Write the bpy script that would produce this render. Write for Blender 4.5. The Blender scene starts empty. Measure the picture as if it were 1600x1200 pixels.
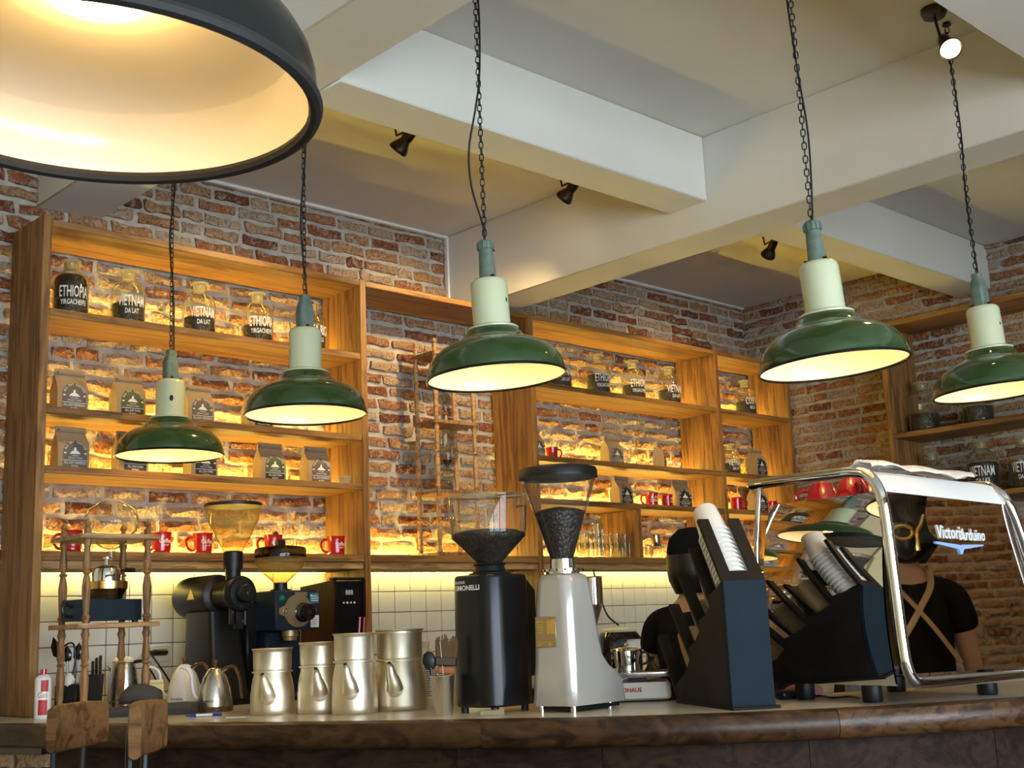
import bpy, bmesh, math, random
from mathutils import Vector as V, Matrix as M
random.seed(7)
SC = bpy.context.scene
COL = SC.collection
PI = math.pi

# ------------------------------------------------------------------ camera, world, light, exposure
YAW, PIT, ROL, FPX, CAMH = 0.765323298, 0.194497264, -0.0427443525, 1926.90937, 1.30
cF = V((math.sin(YAW) * math.cos(PIT), math.cos(YAW) * math.cos(PIT), math.sin(PIT)))
_r = V((math.cos(YAW), -math.sin(YAW), 0))
_u = _r.cross(cF)
cR = math.cos(ROL) * _r + math.sin(ROL) * _u
cU = -math.sin(ROL) * _r + math.cos(ROL) * _u
cC = V((0, 0, CAMH))
cam = bpy.data.cameras.new('camera')
cam.sensor_fit = 'HORIZONTAL'
cam.sensor_width = 36.0
cam.lens = FPX / 1600 * 36.0
cam.clip_start = 0.02
camo = bpy.data.objects.new('camera', cam)
COL.objects.link(camo)
camo.matrix_world = M(((cR.x, cU.x, -cF.x, cC.x), (cR.y, cU.y, -cF.y, cC.y), (cR.z, cU.z, -cF.z, cC.z), (0, 0, 0, 1)))
SC.camera = camo

SC.view_settings.view_transform = 'Standard'
SC.view_settings.look = 'None'
SC.view_settings.gamma = 1.0
SC.view_settings.use_curve_mapping = False
SC.view_settings.exposure = 0.0

world = bpy.data.worlds.new('sky')
SC.world = world
world.use_nodes = True
_bg = world.node_tree.nodes['Background']
_bg.inputs[0].default_value = (0.75, 0.86, 1.0, 1)      # overcast daylight
_bg.inputs[1].default_value = 17.0

def portal(name, loc, rot, sx, sy):
    l = bpy.data.lights.new(name, 'AREA')
    l.shape = 'RECTANGLE'; l.size = sx; l.size_y = sy
    l.cycles.is_portal = True
    o = bpy.data.objects.new(name, l)
    COL.objects.link(o)
    o.location = loc; o.rotation_euler = rot
    o['kind'] = 'helper'
# window openings of the street front (Y = -3) let the daylight in
WINS = [(-2.2, -0.3), (-0.1, 1.8), (2.0, 3.9)]
WZ0, WZ1 = 0.35, 2.75
for a, b in WINS:
    portal('daylight_portal', ((a + b) / 2, -2.93, (WZ0 + WZ1) / 2), (PI / 2, 0, 0), b - a, WZ1 - WZ0)

# strengths of the lamps of the place
LED_STR = 100.0
BULB_STR = 48.0
SPOT_W = 32.0
LED_COL = (1.0, 0.77, 0.15)
BULB_COL = (1.0, 0.66, 0.22)

# ------------------------------------------------------------------ helpers: pixels to places
def ray(x, y):
    return cF + (x - 800) / FPX * cR - (y - 600) / FPX * cU
def onX(x, y, X):
    d = ray(x, y); return cC + d * (X / d.x)
def onY(x, y, Y):
    d = ray(x, y); return cC + d * (Y / d.y)
def onZ(x, y, Z):
    d = ray(x, y); return cC + d * ((Z - CAMH) / d.z)
def atD(x, y, D):
    return cC + ray(x, y) * D
def px(p):
    q = V(p) - cC
    z = q.dot(cF)
    return 800 + FPX * q.dot(cR) / z, 600 - FPX * q.dot(cU) / z, z

# ------------------------------------------------------------------ helpers: meshes
def T(x=0, y=0, z=0):
    return M.Translation((x, y, z))
def RZ(a): return M.Rotation(a, 4, 'Z')
def RX(a): return M.Rotation(a, 4, 'X')
def RY(a): return M.Rotation(a, 4, 'Y')
def align(d):
    """matrix that turns +Z to direction d"""
    return V((0, 0, 1)).rotation_difference(V(d).normalized()).to_matrix().to_4x4()

_boxc = {}
class MB:
    def __init__(s, m=None):
        s.v = []; s.f = []; s.base = m
    def add(s, vs, fs, m=None):
        n = len(s.v)
        if m is not None: vs = [m @ V(p) for p in vs]
        if s.base is not None: vs = [s.base @ V(p) for p in vs]
        s.v += [tuple(p) for p in vs]
        s.f += [tuple(n + i for i in f) for f in fs]
        return s
    def box(s, c, d, m=None, bev=0.0, seg=1):
        """box with centre c and size d"""
        key = (round(d[0], 5), round(d[1], 5), round(d[2], 5), bev, seg)
        if key not in _boxc:
            bm = bmesh.new()
            bmesh.ops.create_cube(bm, size=1)
            bmesh.ops.scale(bm, vec=d, verts=bm.verts)
            if bev > 0:
                bmesh.ops.bevel(bm, geom=bm.edges[:], offset=min(bev, min(d) * .45), segments=seg, profile=.5, affect='EDGES')
            bm.verts.index_update()
            _boxc[key] = ([v.co.copy() for v in bm.verts], [[v.index for v in f.verts] for f in bm.faces])
            bm.free()
        vs, fs = _boxc[key]
        mm = T(*c)
        if m is not None: mm = m @ mm
        return s.add(vs, fs, mm)
    def lathe(s, prof, seg=28, m=None, closed=False):
        vs = []; fs = []; rings = []
        for r, z in prof:
            if r < 1e-6:
                rings.append([len(vs)]); vs.append((0, 0, z))
            else:
                rings.append(list(range(len(vs), len(vs) + seg)))
                vs += [(r * math.cos(2 * PI * i / seg), r * math.sin(2 * PI * i / seg), z) for i in range(seg)]
        pairs = list(zip(rings, rings[1:]))
        if closed: pairs.append((rings[-1], rings[0]))
        for a, b in pairs:
            for i in range(seg):
                j = (i + 1) % seg
                if len(a) == 1 and len(b) == 1: continue
                if len(a) == 1: fs.append((a[0], b[j], b[i]))
                elif len(b) == 1: fs.append((a[i], a[j], b[0]))
                else: fs.append((a[i], a[j], b[j], b[i]))
        return s.add(vs, fs, m)
    def cyl(s, p0, p1, r, seg=16, r1=None):
        p0 = V(p0); p1 = V(p1); d = p1 - p0; L = d.length
        r1 = r if r1 is None else r1
        return s.lathe([(0, 0), (r, 0), (r1, L), (0, L)], seg, T(*p0) @ align(d))
    def tube(s, pts, r, seg=8, closed=False, m=None, flat=1.0):
        pts = [V(p) for p in pts]; n = len(pts)
        rr = r if isinstance(r, (list, tuple)) else [r] * n
        vs = []; fs = []
        tan = []
        for i in range(n):
            if closed: t = pts[(i + 1) % n] - pts[i - 1]
            else: t = pts[min(i + 1, n - 1)] - pts[max(i - 1, 0)]
            tan.append(t.normalized() if t.length > 1e-9 else V((0, 0, 1)))
        up = V((0, 0, 1)) if abs(tan[0].z) < .9 else V((1, 0, 0))
        nx = tan[0].cross(up).normalized()
        for i in range(n):
            if i: nx = (tan[i - 1].rotation_difference(tan[i])).to_matrix() @ nx
            nx = (nx - tan[i] * nx.dot(tan[i])).normalized()
            ny = tan[i].cross(nx)
            for k in range(seg):
                a = 2 * PI * k / seg
                vs.append(pts[i] + (nx * math.cos(a) + ny * math.sin(a) * flat) * rr[i])
        for i in range(n if closed else n - 1):
            j = (i + 1) % n
            for k in range(seg):
                l = (k + 1) % seg
                fs.append((i * seg + k, i * seg + l, j * seg + l, j * seg + k))
        if not closed:
            fs.append(tuple(range(seg - 1, -1, -1)))
            fs.append(tuple((n - 1) * seg + k for k in range(seg)))
        return s.add(vs, fs, m)
    def prism(s, poly, z0, z1, m=None):
        n = len(poly)
        vs = [(x, y, z0) for x, y in poly] + [(x, y, z1) for x, y in poly]
        fs = [tuple(range(n - 1, -1, -1)), tuple(range(n, 2 * n))]
        fs += [(i, (i + 1) % n, n + (i + 1) % n, n + i) for i in range(n)]
        return s.add(vs, fs, m)
    def loft(s, secs, m=None, caps=True):
        n = len(secs[0]); vs = [p for sec in secs for p in sec]; fs = []
        for i in range(len(secs) - 1):
            for k in range(n):
                l = (k + 1) % n
                fs.append((i * n + k, i * n + l, (i + 1) * n + l, (i + 1) * n + k))
        if caps:
            fs.append(tuple(range(n - 1, -1, -1)))
            fs.append(tuple((len(secs) - 1) * n + k for k in range(n)))
        return s.add(vs, fs, m)
    def mesh(s, name, mat=None, ang=38):
        me = bpy.data.meshes.new(name)
        me.from_pydata(s.v, [], s.f)
        bm = bmesh.new(); bm.from_mesh(me)
        bmesh.ops.recalc_face_normals(bm, faces=bm.faces[:])
        bm.to_mesh(me); bm.free()
        if mat is not None: me.materials.append(mat)
        if ang:
            me.polygons.foreach_set('use_smooth', [True] * len(me.polygons))
            me.set_sharp_from_angle(angle=math.radians(ang))
        me.update()
        return me
    def build(s, name, mat, parent=None, ang=38):
        o = bpy.data.objects.new(name, s.mesh(name, mat, ang))
        COL.objects.link(o)
        if parent is not None: o.parent = parent
        return o

def obj(name, me, parent=None, m=None):
    o = bpy.data.objects.new(name, me)
    COL.objects.link(o)
    if parent is not None: o.parent = parent
    if m is not None: o.matrix_local = m
    return o
def tag(o, label, cat, group=None):
    o['label'] = label; o['category'] = cat
    if group: o['group'] = group
    return o
def thing(name, loc, rz=0, label=None, cat=None, group=None):
    o = bpy.data.objects.new(name, None)
    o.empty_display_size = .05
    COL.objects.link(o)
    o.location = loc; o.rotation_euler = (0, 0, rz)
    if label: tag(o, label, cat, group)
    return o
def struct(o):
    o['kind'] = 'structure'; return o
def copy_tree(o, parent=None):
    c = o.copy(); COL.objects.link(c); c.parent = parent
    for ch in list(o.children): copy_tree(ch, c)
    return c
def smooth_path(pts, n=8, closed=False):
    """Catmull-Rom through pts"""
    P = [V(p) for p in pts]; out = []
    N = len(P)
    for i in range(N if closed else N - 1):
        p0 = P[(i - 1) % N] if (closed or i > 0) else P[0] * 2 - P[1]
        p1 = P[i]; p2 = P[(i + 1) % N]
        p3 = P[(i + 2) % N] if (closed or i + 2 < N) else P[-1] * 2 - P[-2]
        for k in range(n):
            t = k / n
            out.append(.5 * ((2 * p1) + (p2 - p0) * t + (2 * p0 - 5 * p1 + 4 * p2 - p3) * t * t + (3 * p1 - p0 - 3 * p2 + p3) * t ** 3))
    if not closed: out.append(P[-1])
    return out
def rrect(w, d, r, n=4, cx=0, cy=0):
    """rounded rectangle outline in xy"""
    r = min(r, w / 2 - 1e-5, d / 2 - 1e-5); out = []
    for sx, sy, a0 in ((1, 1, 0), (-1, 1, PI / 2), (-1, -1, PI), (1, -1, 1.5 * PI)):
        for k in range(n + 1):
            a = a0 + PI / 2 * k / n
            out.append((cx + sx * (w / 2 - r) + r * math.cos(a), cy + sy * (d / 2 - r) + r * math.sin(a)))
    return out
_txt = {}
def text_geo(s, size, ex=0.0, align_x='CENTER', sx=1.0, bold=0.0):
    key = (s, size, ex, align_x, sx, bold)
    if key not in _txt:
        cu = bpy.data.curves.new('txt', 'FONT')
        cu.body = s; cu.size = size; cu.extrude = ex; cu.align_x = align_x; cu.resolution_u = 2
        cu.offset = bold
        ob = bpy.data.objects.new('txt', cu)
        COL.objects.link(ob)
        me = bpy.data.meshes.new_from_object(ob)
        COL.objects.unlink(ob)
        _txt[key] = ([(v.co.x * sx, v.co.y, v.co.z) for v in me.vertices], [tuple(p.vertices) for p in me.polygons])
        bpy.data.objects.remove(ob); bpy.data.curves.remove(cu); bpy.data.meshes.remove(me)
    return _txt[key]
def text_mb(mb, s, size, m=None, fn=None, **k):
    vs, fs = text_geo(s, size, **k)
    if fn: vs = [fn(p) for p in vs]
    mb.add(vs, fs, m)
    return mb

# ------------------------------------------------------------------ materials
def new_mat(name):
    m = bpy.data.materials.new(name)
    m.use_nodes = True
    nt = m.node_tree
    return m, nt, nt.nodes, nt.links, nt.nodes['Principled BSDF']
def pmat(name, col, rough=.5, metal=0., spec=.5, noise=None, bump=None, coat=0., coord='Object', rnoise=None, stretch=None, sheen=0., emit=None):
    """principled material; noise=(scale, second colour, contrast), bump=(scale, strength)"""
    m, nt, N, L, b = new_mat(name)
    b.inputs['Base Color'].default_value = (*col, 1)
    b.inputs['Roughness'].default_value = rough
    b.inputs['Metallic'].default_value = metal
    b.inputs['Specular IOR Level'].default_value = spec
    b.inputs['Coat Weight'].default_value = coat
    b.inputs['Coat Roughness'].default_value = .06
    if emit:
        b.inputs['Emission Color'].default_value = (*emit[0], 1)
        b.inputs['Emission Strength'].default_value = emit[1]
    if noise or bump or rnoise:
        tc = N.new('ShaderNodeTexCoord'); mp = N.new('ShaderNodeMapping')
        L.new(tc.outputs[coord], mp.inputs[0])
        if stretch: mp.inputs['Scale'].default_value = stretch
    if noise:
        n = N.new('ShaderNodeTexNoise'); n.inputs['Scale'].default_value = noise[0]; n.inputs['Detail'].default_value = 6
        cr = N.new('ShaderNodeValToRGB'); w = noise[2] if len(noise) > 2 else .15
        cr.color_ramp.elements[0].position = .5 - w; cr.color_ramp.elements[0].color = (*col, 1)
        cr.color_ramp.elements[1].position = .5 + w; cr.color_ramp.elements[1].color = (*noise[1], 1)
        L.new(mp.outputs[0], n.inputs[0]); L.new(n.outputs[0], cr.inputs[0]); L.new(cr.outputs[0], b.inputs['Base Color'])
    if rnoise:
        n = N.new('ShaderNodeTexNoise'); n.inputs['Scale'].default_value = rnoise[0]; n.inputs['Detail'].default_value = 5
        mr = N.new('ShaderNodeMapRange'); mr.inputs[1].default_value = .3; mr.inputs[2].default_value = .7
        mr.inputs[3].default_value = rnoise[1]; mr.inputs[4].default_value = rnoise[2]
        L.new(mp.outputs[0], n.inputs[0]); L.new(n.outputs[0], mr.inputs[0]); L.new(mr.outputs[0], b.inputs['Roughness'])
    if bump:
        n = N.new('ShaderNodeTexNoise'); n.inputs['Scale'].default_value = bump[0]; n.inputs['Detail'].default_value = 5
        bp = N.new('ShaderNodeBump'); bp.inputs['Strength'].default_value = bump[1]; bp.inputs['Distance'].default_value = .01
        L.new(mp.outputs[0], n.inputs[0]); L.new(n.outputs[0], bp.inputs['Height']); L.new(bp.outputs[0], b.inputs['Normal'])
    return m
def wood(name, axis, dark, mid, light, rough=.5, scale=1.0, spec=.35, ring=.5):
    m, nt, N, L, b = new_mat(name)
    tc = N.new('ShaderNodeTexCoord'); mp = N.new('ShaderNodeMapping')
    oi = N.new('ShaderNodeObjectInfo')
    add = N.new('ShaderNodeVectorMath'); add.operation = 'MULTIPLY_ADD'
    L.new(oi.outputs['Random'], add.inputs[0]); add.inputs[1].default_value = (3.1, 5.7, 8.3)
    L.new(tc.outputs['Object'], add.inputs[2])
    st = {'X': (1.1, 14, 14), 'Y': (14, 1.1, 14), 'Z': (14, 14, 1.1)}[axis]
    mp.inputs['Scale'].default_value = [q * scale for q in st]
    L.new(add.outputs[0], mp.inputs[0])
    n = N.new('ShaderNodeTexNoise'); n.inputs['Scale'].default_value = 1.4; n.inputs['Detail'].default_value = 8
    n.inputs['Roughness'].default_value = .62; n.inputs['Distortion'].default_value = 1.2
    L.new(mp.outputs[0], n.inputs[0])
    w = N.new('ShaderNodeTexNoise'); w.inputs['Scale'].default_value = 6; w.inputs['Detail'].default_value = 3
    L.new(mp.outputs[0], w.inputs[0])
    sn = N.new('ShaderNodeMath'); sn.operation = 'MULTIPLY'; sn.inputs[1].default_value = 26
    L.new(n.outputs[0], sn.inputs[0])
    si = N.new('ShaderNodeMath'); si.operation = 'SINE'; L.new(sn.outputs[0], si.inputs[0])
    ma = N.new('ShaderNodeMath'); ma.operation = 'MULTIPLY_ADD'; ma.inputs[1].default_value = .16 * ring
    L.new(si.outputs[0], ma.inputs[0]); L.new(n.outputs[0], ma.inputs[2])
    mx = N.new('ShaderNodeMath'); mx.operation = 'MULTIPLY_ADD'; mx.inputs[1].default_value = .45
    L.new(w.outputs[0], mx.inputs[0]); L.new(ma.outputs[0], mx.inputs[2])
    sb = N.new('ShaderNodeMath'); sb.operation = 'SUBTRACT'; sb.inputs[1].default_value = .225; L.new(mx.outputs[0], sb.inputs[0])
    cr = N.new('ShaderNodeValToRGB'); e = cr.color_ramp.elements
    e[0].position = .27; e[0].color = (*dark, 1); e[1].position = .74; e[1].color = (*light, 1)
    k = e.new(.48); k.color = (*mid, 1)
    L.new(sb.outputs[0], cr.inputs[0]); L.new(cr.outputs[0], b.inputs['Base Color'])
    b.inputs['Roughness'].default_value = rough; b.inputs['Specular IOR Level'].default_value = spec
    bp = N.new('ShaderNodeBump'); bp.inputs['Strength'].default_value = .35; bp.inputs['Distance'].default_value = .002
    L.new(sb.outputs[0], bp.inputs['Height']); L.new(bp.outputs[0], b.inputs['Normal'])
    return m
def glass_mat(name, tint=(1, 1, 1), rough=.02, refl=1.0, body=0.0, bodycol=(1, 1, 1)):
    """thin clear glass: what lies behind shows through, reflections by Fresnel"""
    m, nt, N, L, b = new_mat(name)
    N.remove(b)
    out = N['Material Output']
    tr = N.new('ShaderNodeBsdfTransparent'); tr.inputs[0].default_value = (*tint, 1)
    gl = N.new('ShaderNodeBsdfGlossy'); gl.inputs['Roughness'].default_value = rough
    lw = N.new('ShaderNodeLayerWeight'); lw.inputs[0].default_value = .09
    mu = N.new('ShaderNodeMath'); mu.operation = 'MULTIPLY_ADD'; mu.inputs[1].default_value = refl; mu.inputs[2].default_value = .035; mu.use_clamp = True
    L.new(lw.outputs['Fresnel'], mu.inputs[0])
    mi = N.new('ShaderNodeMixShader')
    L.new(mu.outputs[0], mi.inputs[0]); L.new(tr.outputs[0], mi.inputs[1]); L.new(gl.outputs[0], mi.inputs[2])
    last = mi
    if body > 0:
        df = N.new('ShaderNodeBsdfTranslucent'); df.inputs[0].default_value = (*bodycol, 1)
        dd = N.new('ShaderNodeBsdfDiffuse'); dd.inputs[0].default_value = (*bodycol, 1)
        m0 = N.new('ShaderNodeMixShader'); m0.inputs[0].default_value = .5
        L.new(df.outputs[0], m0.inputs[1]); L.new(dd.outputs[0], m0.inputs[2])
        m2 = N.new('ShaderNodeMixShader'); m2.inputs[0].default_value = body
        L.new(mi.outputs[0], m2.inputs[1]); L.new(m0.outputs[0], m2.inputs[2]); last = m2
    L.new(last.outputs[0], out.inputs[0])
    return m
def emis(name, col, s):
    m, nt, N, L, b = new_mat(name)
    N.remove(b)
    e = N.new('ShaderNodeEmission'); e.inputs[0].default_value = (*col, 1); e.inputs[1].default_value = s
    L.new(e.outputs[0], N['Material Output'].inputs[0])
    return m

OAK = ((.125, .055, .015), (.235, .107, .029), (.33, .165, .049))
MAT = {}
MAT['oakX'] = wood('oak_x', 'X', *OAK)
MAT['oakY'] = wood('oak_y', 'Y', *OAK)
MAT['oakZ'] = wood('oak_z', 'Z', *OAK)
MAT['rim'] = wood('counter_rim_wood', 'Y', (.014, .006, .0025), (.042, .018, .007), (.08, .036, .014), rough=.34, spec=.28, scale=.7, ring=.3)  # dark copy of the rim wood, dimmer left lengths put into the colour
MAT['rimx_lit'] = wood('counter_rim_wood_x_lit', 'X', (.022, .009, .004), (.072, .031, .012), (.125, .058, .023), rough=.32, spec=.35, scale=1.2)  # same rim wood made lighter, sheen of the right length put into the colour
MAT['darkpanel'] = wood('bar_front_wood', 'Y', (.010, .005, .0025), (.026, .012, .006), (.045, .022, .010), rough=.6, scale=.7, ring=.3, spec=.12)
MAT['turned'] = wood('turned_wood', 'Z', (.10, .046, .016), (.25, .12, .042), (.36, .19, .075), rough=.5, scale=2)
MAT['paletop'] = wood('pale_rack_wood', 'X', (.20, .10, .035), (.38, .21, .08), (.50, .30, .13), rough=.5, scale=2)
MAT['chairwood'] = wood('chair_wood', 'X', (.06, .025, .008), (.14, .062, .020), (.19, .088, .030), rough=.4, scale=1.0, ring=.6)
MAT['walnut'] = wood('walnut_handle', 'Z', (.045, .018, .008), (.11, .045, .018), (.17, .075, .03), rough=.4, scale=3)
MAT['plaster'] = pmat('plaster', (.68, .65, .57), rough=.85, noise=(1.3, (.62, .585, .51), .2), bump=(30, .04))
MAT['creamwall'] = pmat('cream_wall_paint', (.70, .57, .33), rough=.8, bump=(30, .04))
MAT['mortar'] = pmat('mortar', (.46, .42, .36), rough=.95, noise=(22, (.33, .29, .24), .2), bump=(40, 1.0))
MAT['grout'] = pmat('tile_grout', (.05, .04, .03), rough=.9)
MAT['tile'] = pmat('white_tile', (.74, .73, .70), rough=.14, spec=.5, noise=(4, (.68, .67, .63), .2))
MAT['floor'] = pmat('floor_screed', (.12, .085, .06), rough=.4, noise=(3, (.085, .06, .042), .2))
MAT['stone'] = pmat('cream_counter_stone', (.62, .56, .45), rough=.22, noise=(5, (.55, .48, .37), .15), spec=.35)
MAT['green'] = pmat('green_enamel', (.021, .052, .012), rough=.12, coat=.6, noise=(7, (.030, .066, .017), .2))
MAT['greenblack'] = pmat('near_black_green_enamel', (.006, .008, .007), rough=.25, spec=.3)
MAT['cream'] = pmat('cream_enamel', (.60, .62, .39), rough=.25, coat=.4, noise=(6, (.54, .56, .36), .2))
MAT['white_enamel'] = pmat('white_enamel', (.80, .76, .66), rough=.22, coat=.3)
MAT['teal'] = pmat('weathered_teal_paint', (.15, .20, .15), rough=.6, noise=(30, (.085, .125, .095), .15), bump=(40, .3))
MAT['chip'] = pmat('bare_chip', (.012, .010, .009), rough=.7)
MAT['black'] = pmat('black_plastic', (.007, .007, .007), rough=.4, spec=.35)
MAT['blackgloss'] = pmat('gloss_black', (.006, .006, .007), rough=.12, coat=.5)
MAT['blacksat'] = pmat('satin_black_paint', (.006, .006, .007), rough=.28, spec=.35)
MAT['bluegrey'] = pmat('blue_black_paint', (.012, .021, .033), rough=.5, spec=.3)
MAT['chain'] = pmat('blackened_steel', (.012, .011, .010), rough=.45, metal=.6)
MAT['bronze'] = pmat('dark_bronze', (.06, .045, .032), rough=.35, metal=.9)
MAT['steel'] = pmat('brushed_steel', (.62, .60, .57), rough=.26, metal=1, rnoise=(40, .2, .36), stretch=(1, 1, .02))
MAT['steel2'] = pmat('polished_steel', (.68, .67, .65), rough=.10, metal=1)
MAT['chrome'] = pmat('chrome', (.78, .78, .78), rough=.04, metal=1)
MAT['mirror'] = pmat('mirror_panel', (.74, .73, .70), rough=.02, metal=1)
MAT['darkmirror'] = pmat('dark_mirror_panel', (.84, .81, .78), rough=.02, metal=1)
MAT['alu'] = pmat('worn_aluminium', (.82, .74, .58), rough=.40, metal=1, noise=(9, (.66, .57, .42), .18), rnoise=(14, .34, .52), bump=(25, .05))
MAT['brass'] = pmat('brass', (.72, .46, .14), rough=.25, metal=1)
MAT['dullbrass'] = pmat('dull_brass', (.46, .33, .17), rough=.4, metal=.8)
MAT['silver'] = pmat('silver_grey_paint', (.48, .45, .40), rough=.22, metal=.35, coat=.5)
MAT['red'] = pmat('red_glaze', (.42, .008, .012), rough=.12, coat=.5)
MAT['whitepaint'] = pmat('white_paint', (.76, .74, .70), rough=.3)
MAT['offwhite'] = pmat('off_white_plastic', (.66, .63, .55), rough=.4)
MAT['paper'] = pmat('paper_white', (.78, .75, .69), rough=.7)
MAT['kraft'] = pmat('kraft_paper', (.37, .24, .12), rough=.75, noise=(30, (.33, .21, .10), .2), bump=(12, .25))
MAT['labelgrey'] = pmat('label_grey_brown', (.125, .088, .062), rough=.6)
MAT['labelgreen'] = pmat('label_olive', (.075, .085, .028), rough=.6)
MAT['labelblack'] = pmat('label_black', (.018, .016, .014), rough=.55)
MAT['ink'] = pmat('white_ink', (.78, .76, .70), rough=.6)
MAT['inkdark'] = pmat('dark_ink', (.02, .02, .02), rough=.6)
MAT['inkred'] = pmat('red_ink', (.45, .02, .02), rough=.5)
MAT['tan'] = pmat('tan_strap', (.40, .26, .13), rough=.7)
MAT['holder'] = pmat('matt_black_stain', (.008, .0065, .005), rough=.6, spec=.15, noise=(12, (.016, .013, .010), .2))
MAT['holderend'] = pmat('blue_black_stain', (.006, .013, .022), rough=.6, spec=.12, noise=(9, (.009, .018, .028), .2))
MAT['clothgrey'] = pmat('charcoal_cloth', (.055, .047, .040), rough=.9, bump=(60, .4))
MAT['towel'] = pmat('cream_towel', (.70, .65, .56), rough=.95, bump=(90, .5))
MAT['tee'] = pmat('black_tee', (.010, .009, .009), rough=.95, spec=.1, bump=(20, .3))
MAT['trousers'] = pmat('dark_trousers', (.02, .02, .024), rough=.95, spec=.1)
MAT['skin'] = pmat('skin', (.50, .29, .19), rough=.5)
MAT['hair'] = pmat('black_hair', (.008, .006, .005), rough=.35, bump=(40, .5), stretch=(1, 1, .15))
MAT['cedar'] = wood('red_brown_side', 'Z', (.012, .003, .0012), (.026, .0065, .0024), (.042, .011, .004), spec=.1, rough=.5, scale=1.5)
MAT['led'] = emis('warm_led', LED_COL, LED_STR)
MAT['led_low'] = emis('warm_led_under_rail', LED_COL, LED_STR * .36)
MAT['bulb'] = emis('warm_bulb', BULB_COL, BULB_STR)
MAT['spotbulb'] = emis('spot_bulb', (1, .82, .5), 30)
MAT['screen'] = emis('dim_display', (.7, .65, .6), .6)
MAT['greenlens'] = pmat('green_lens', (.0, .16, .09), rough=.15, coat=.5)
MAT['tealsticker'] = pmat('teal_sticker', (.05, .20, .24), rough=.5)
MAT['pink'] = pmat('pink_cloth', (.55, .22, .20), rough=.8)
MAT['blue'] = pmat('blue_plastic', (.02, .04, .32), rough=.3)
MAT['yellowcream'] = pmat('butter_plastic', (.70, .58, .28), rough=.4)
MAT['bristle'] = pmat('brown_bristle', (.10, .060, .026), rough=.9, spec=.1, bump=(80, .8), stretch=(1, 1, .1))
MAT['rust'] = pmat('rust_leather', (.26, .075, .02), rough=.5)
MAT['glass'] = glass_mat('clear_glass', (.93, .92, .86), refl=.8, body=.045, bodycol=(.8, .7, .42))
MAT['glassclear'] = glass_mat('hopper_glass', (.92, .91, .89), refl=.75, body=.05, bodycol=(.7, .62, .5))
MAT['glassfrost'] = glass_mat('frosted_glass', (.80, .78, .68), rough=.3, refl=.8, body=.45, bodycol=(.75, .68, .45))
MAT['smoke'] = glass_mat('smoked_glass', (.17, .15, .12), refl=1.2)
MAT['pane'] = glass_mat('window_glass', (.95, .97, .97), refl=.8)
MAT['amberglass'] = glass_mat('amber_tint_glass', (.95, .84, .56), refl=.5, body=.28, bodycol=(.8, .6, .2))

def beans_mat():
    m, nt, N, L, b = new_mat('coffee_beans')
    tc = N.new('ShaderNodeTexCoord'); mp = N.new('ShaderNodeMapping'); mp.inputs['Scale'].default_value = (1, 1, .75)
    L.new(tc.outputs['Object'], mp.inputs[0])
    vo = N.new('ShaderNodeTexVoronoi'); vo.inputs['Scale'].default_value = 125
    L.new(mp.outputs[0], vo.inputs[0])
    cr = N.new('ShaderNodeValToRGB'); e = cr.color_ramp.elements
    e[0].position = .15; e[0].color = (.040, .018, .009, 1); e[1].position = .55; e[1].color = (.002, .001, .0005, 1)
    L.new(vo.outputs['Distance'], cr.inputs[0]); L.new(cr.outputs[0], b.inputs['Base Color'])
    bp = N.new('ShaderNodeBump'); bp.invert = True; bp.inputs['Strength'].default_value = 1; bp.inputs['Distance'].default_value = .004
    L.new(vo.outputs['Distance'], bp.inputs['Height']); L.new(bp.outputs[0], b.inputs['Normal'])
    b.inputs['Roughness'].default_value = .38; b.inputs['Specular IOR Level'].default_value = .4
    return m
MAT['beans'] = beans_mat()

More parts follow.
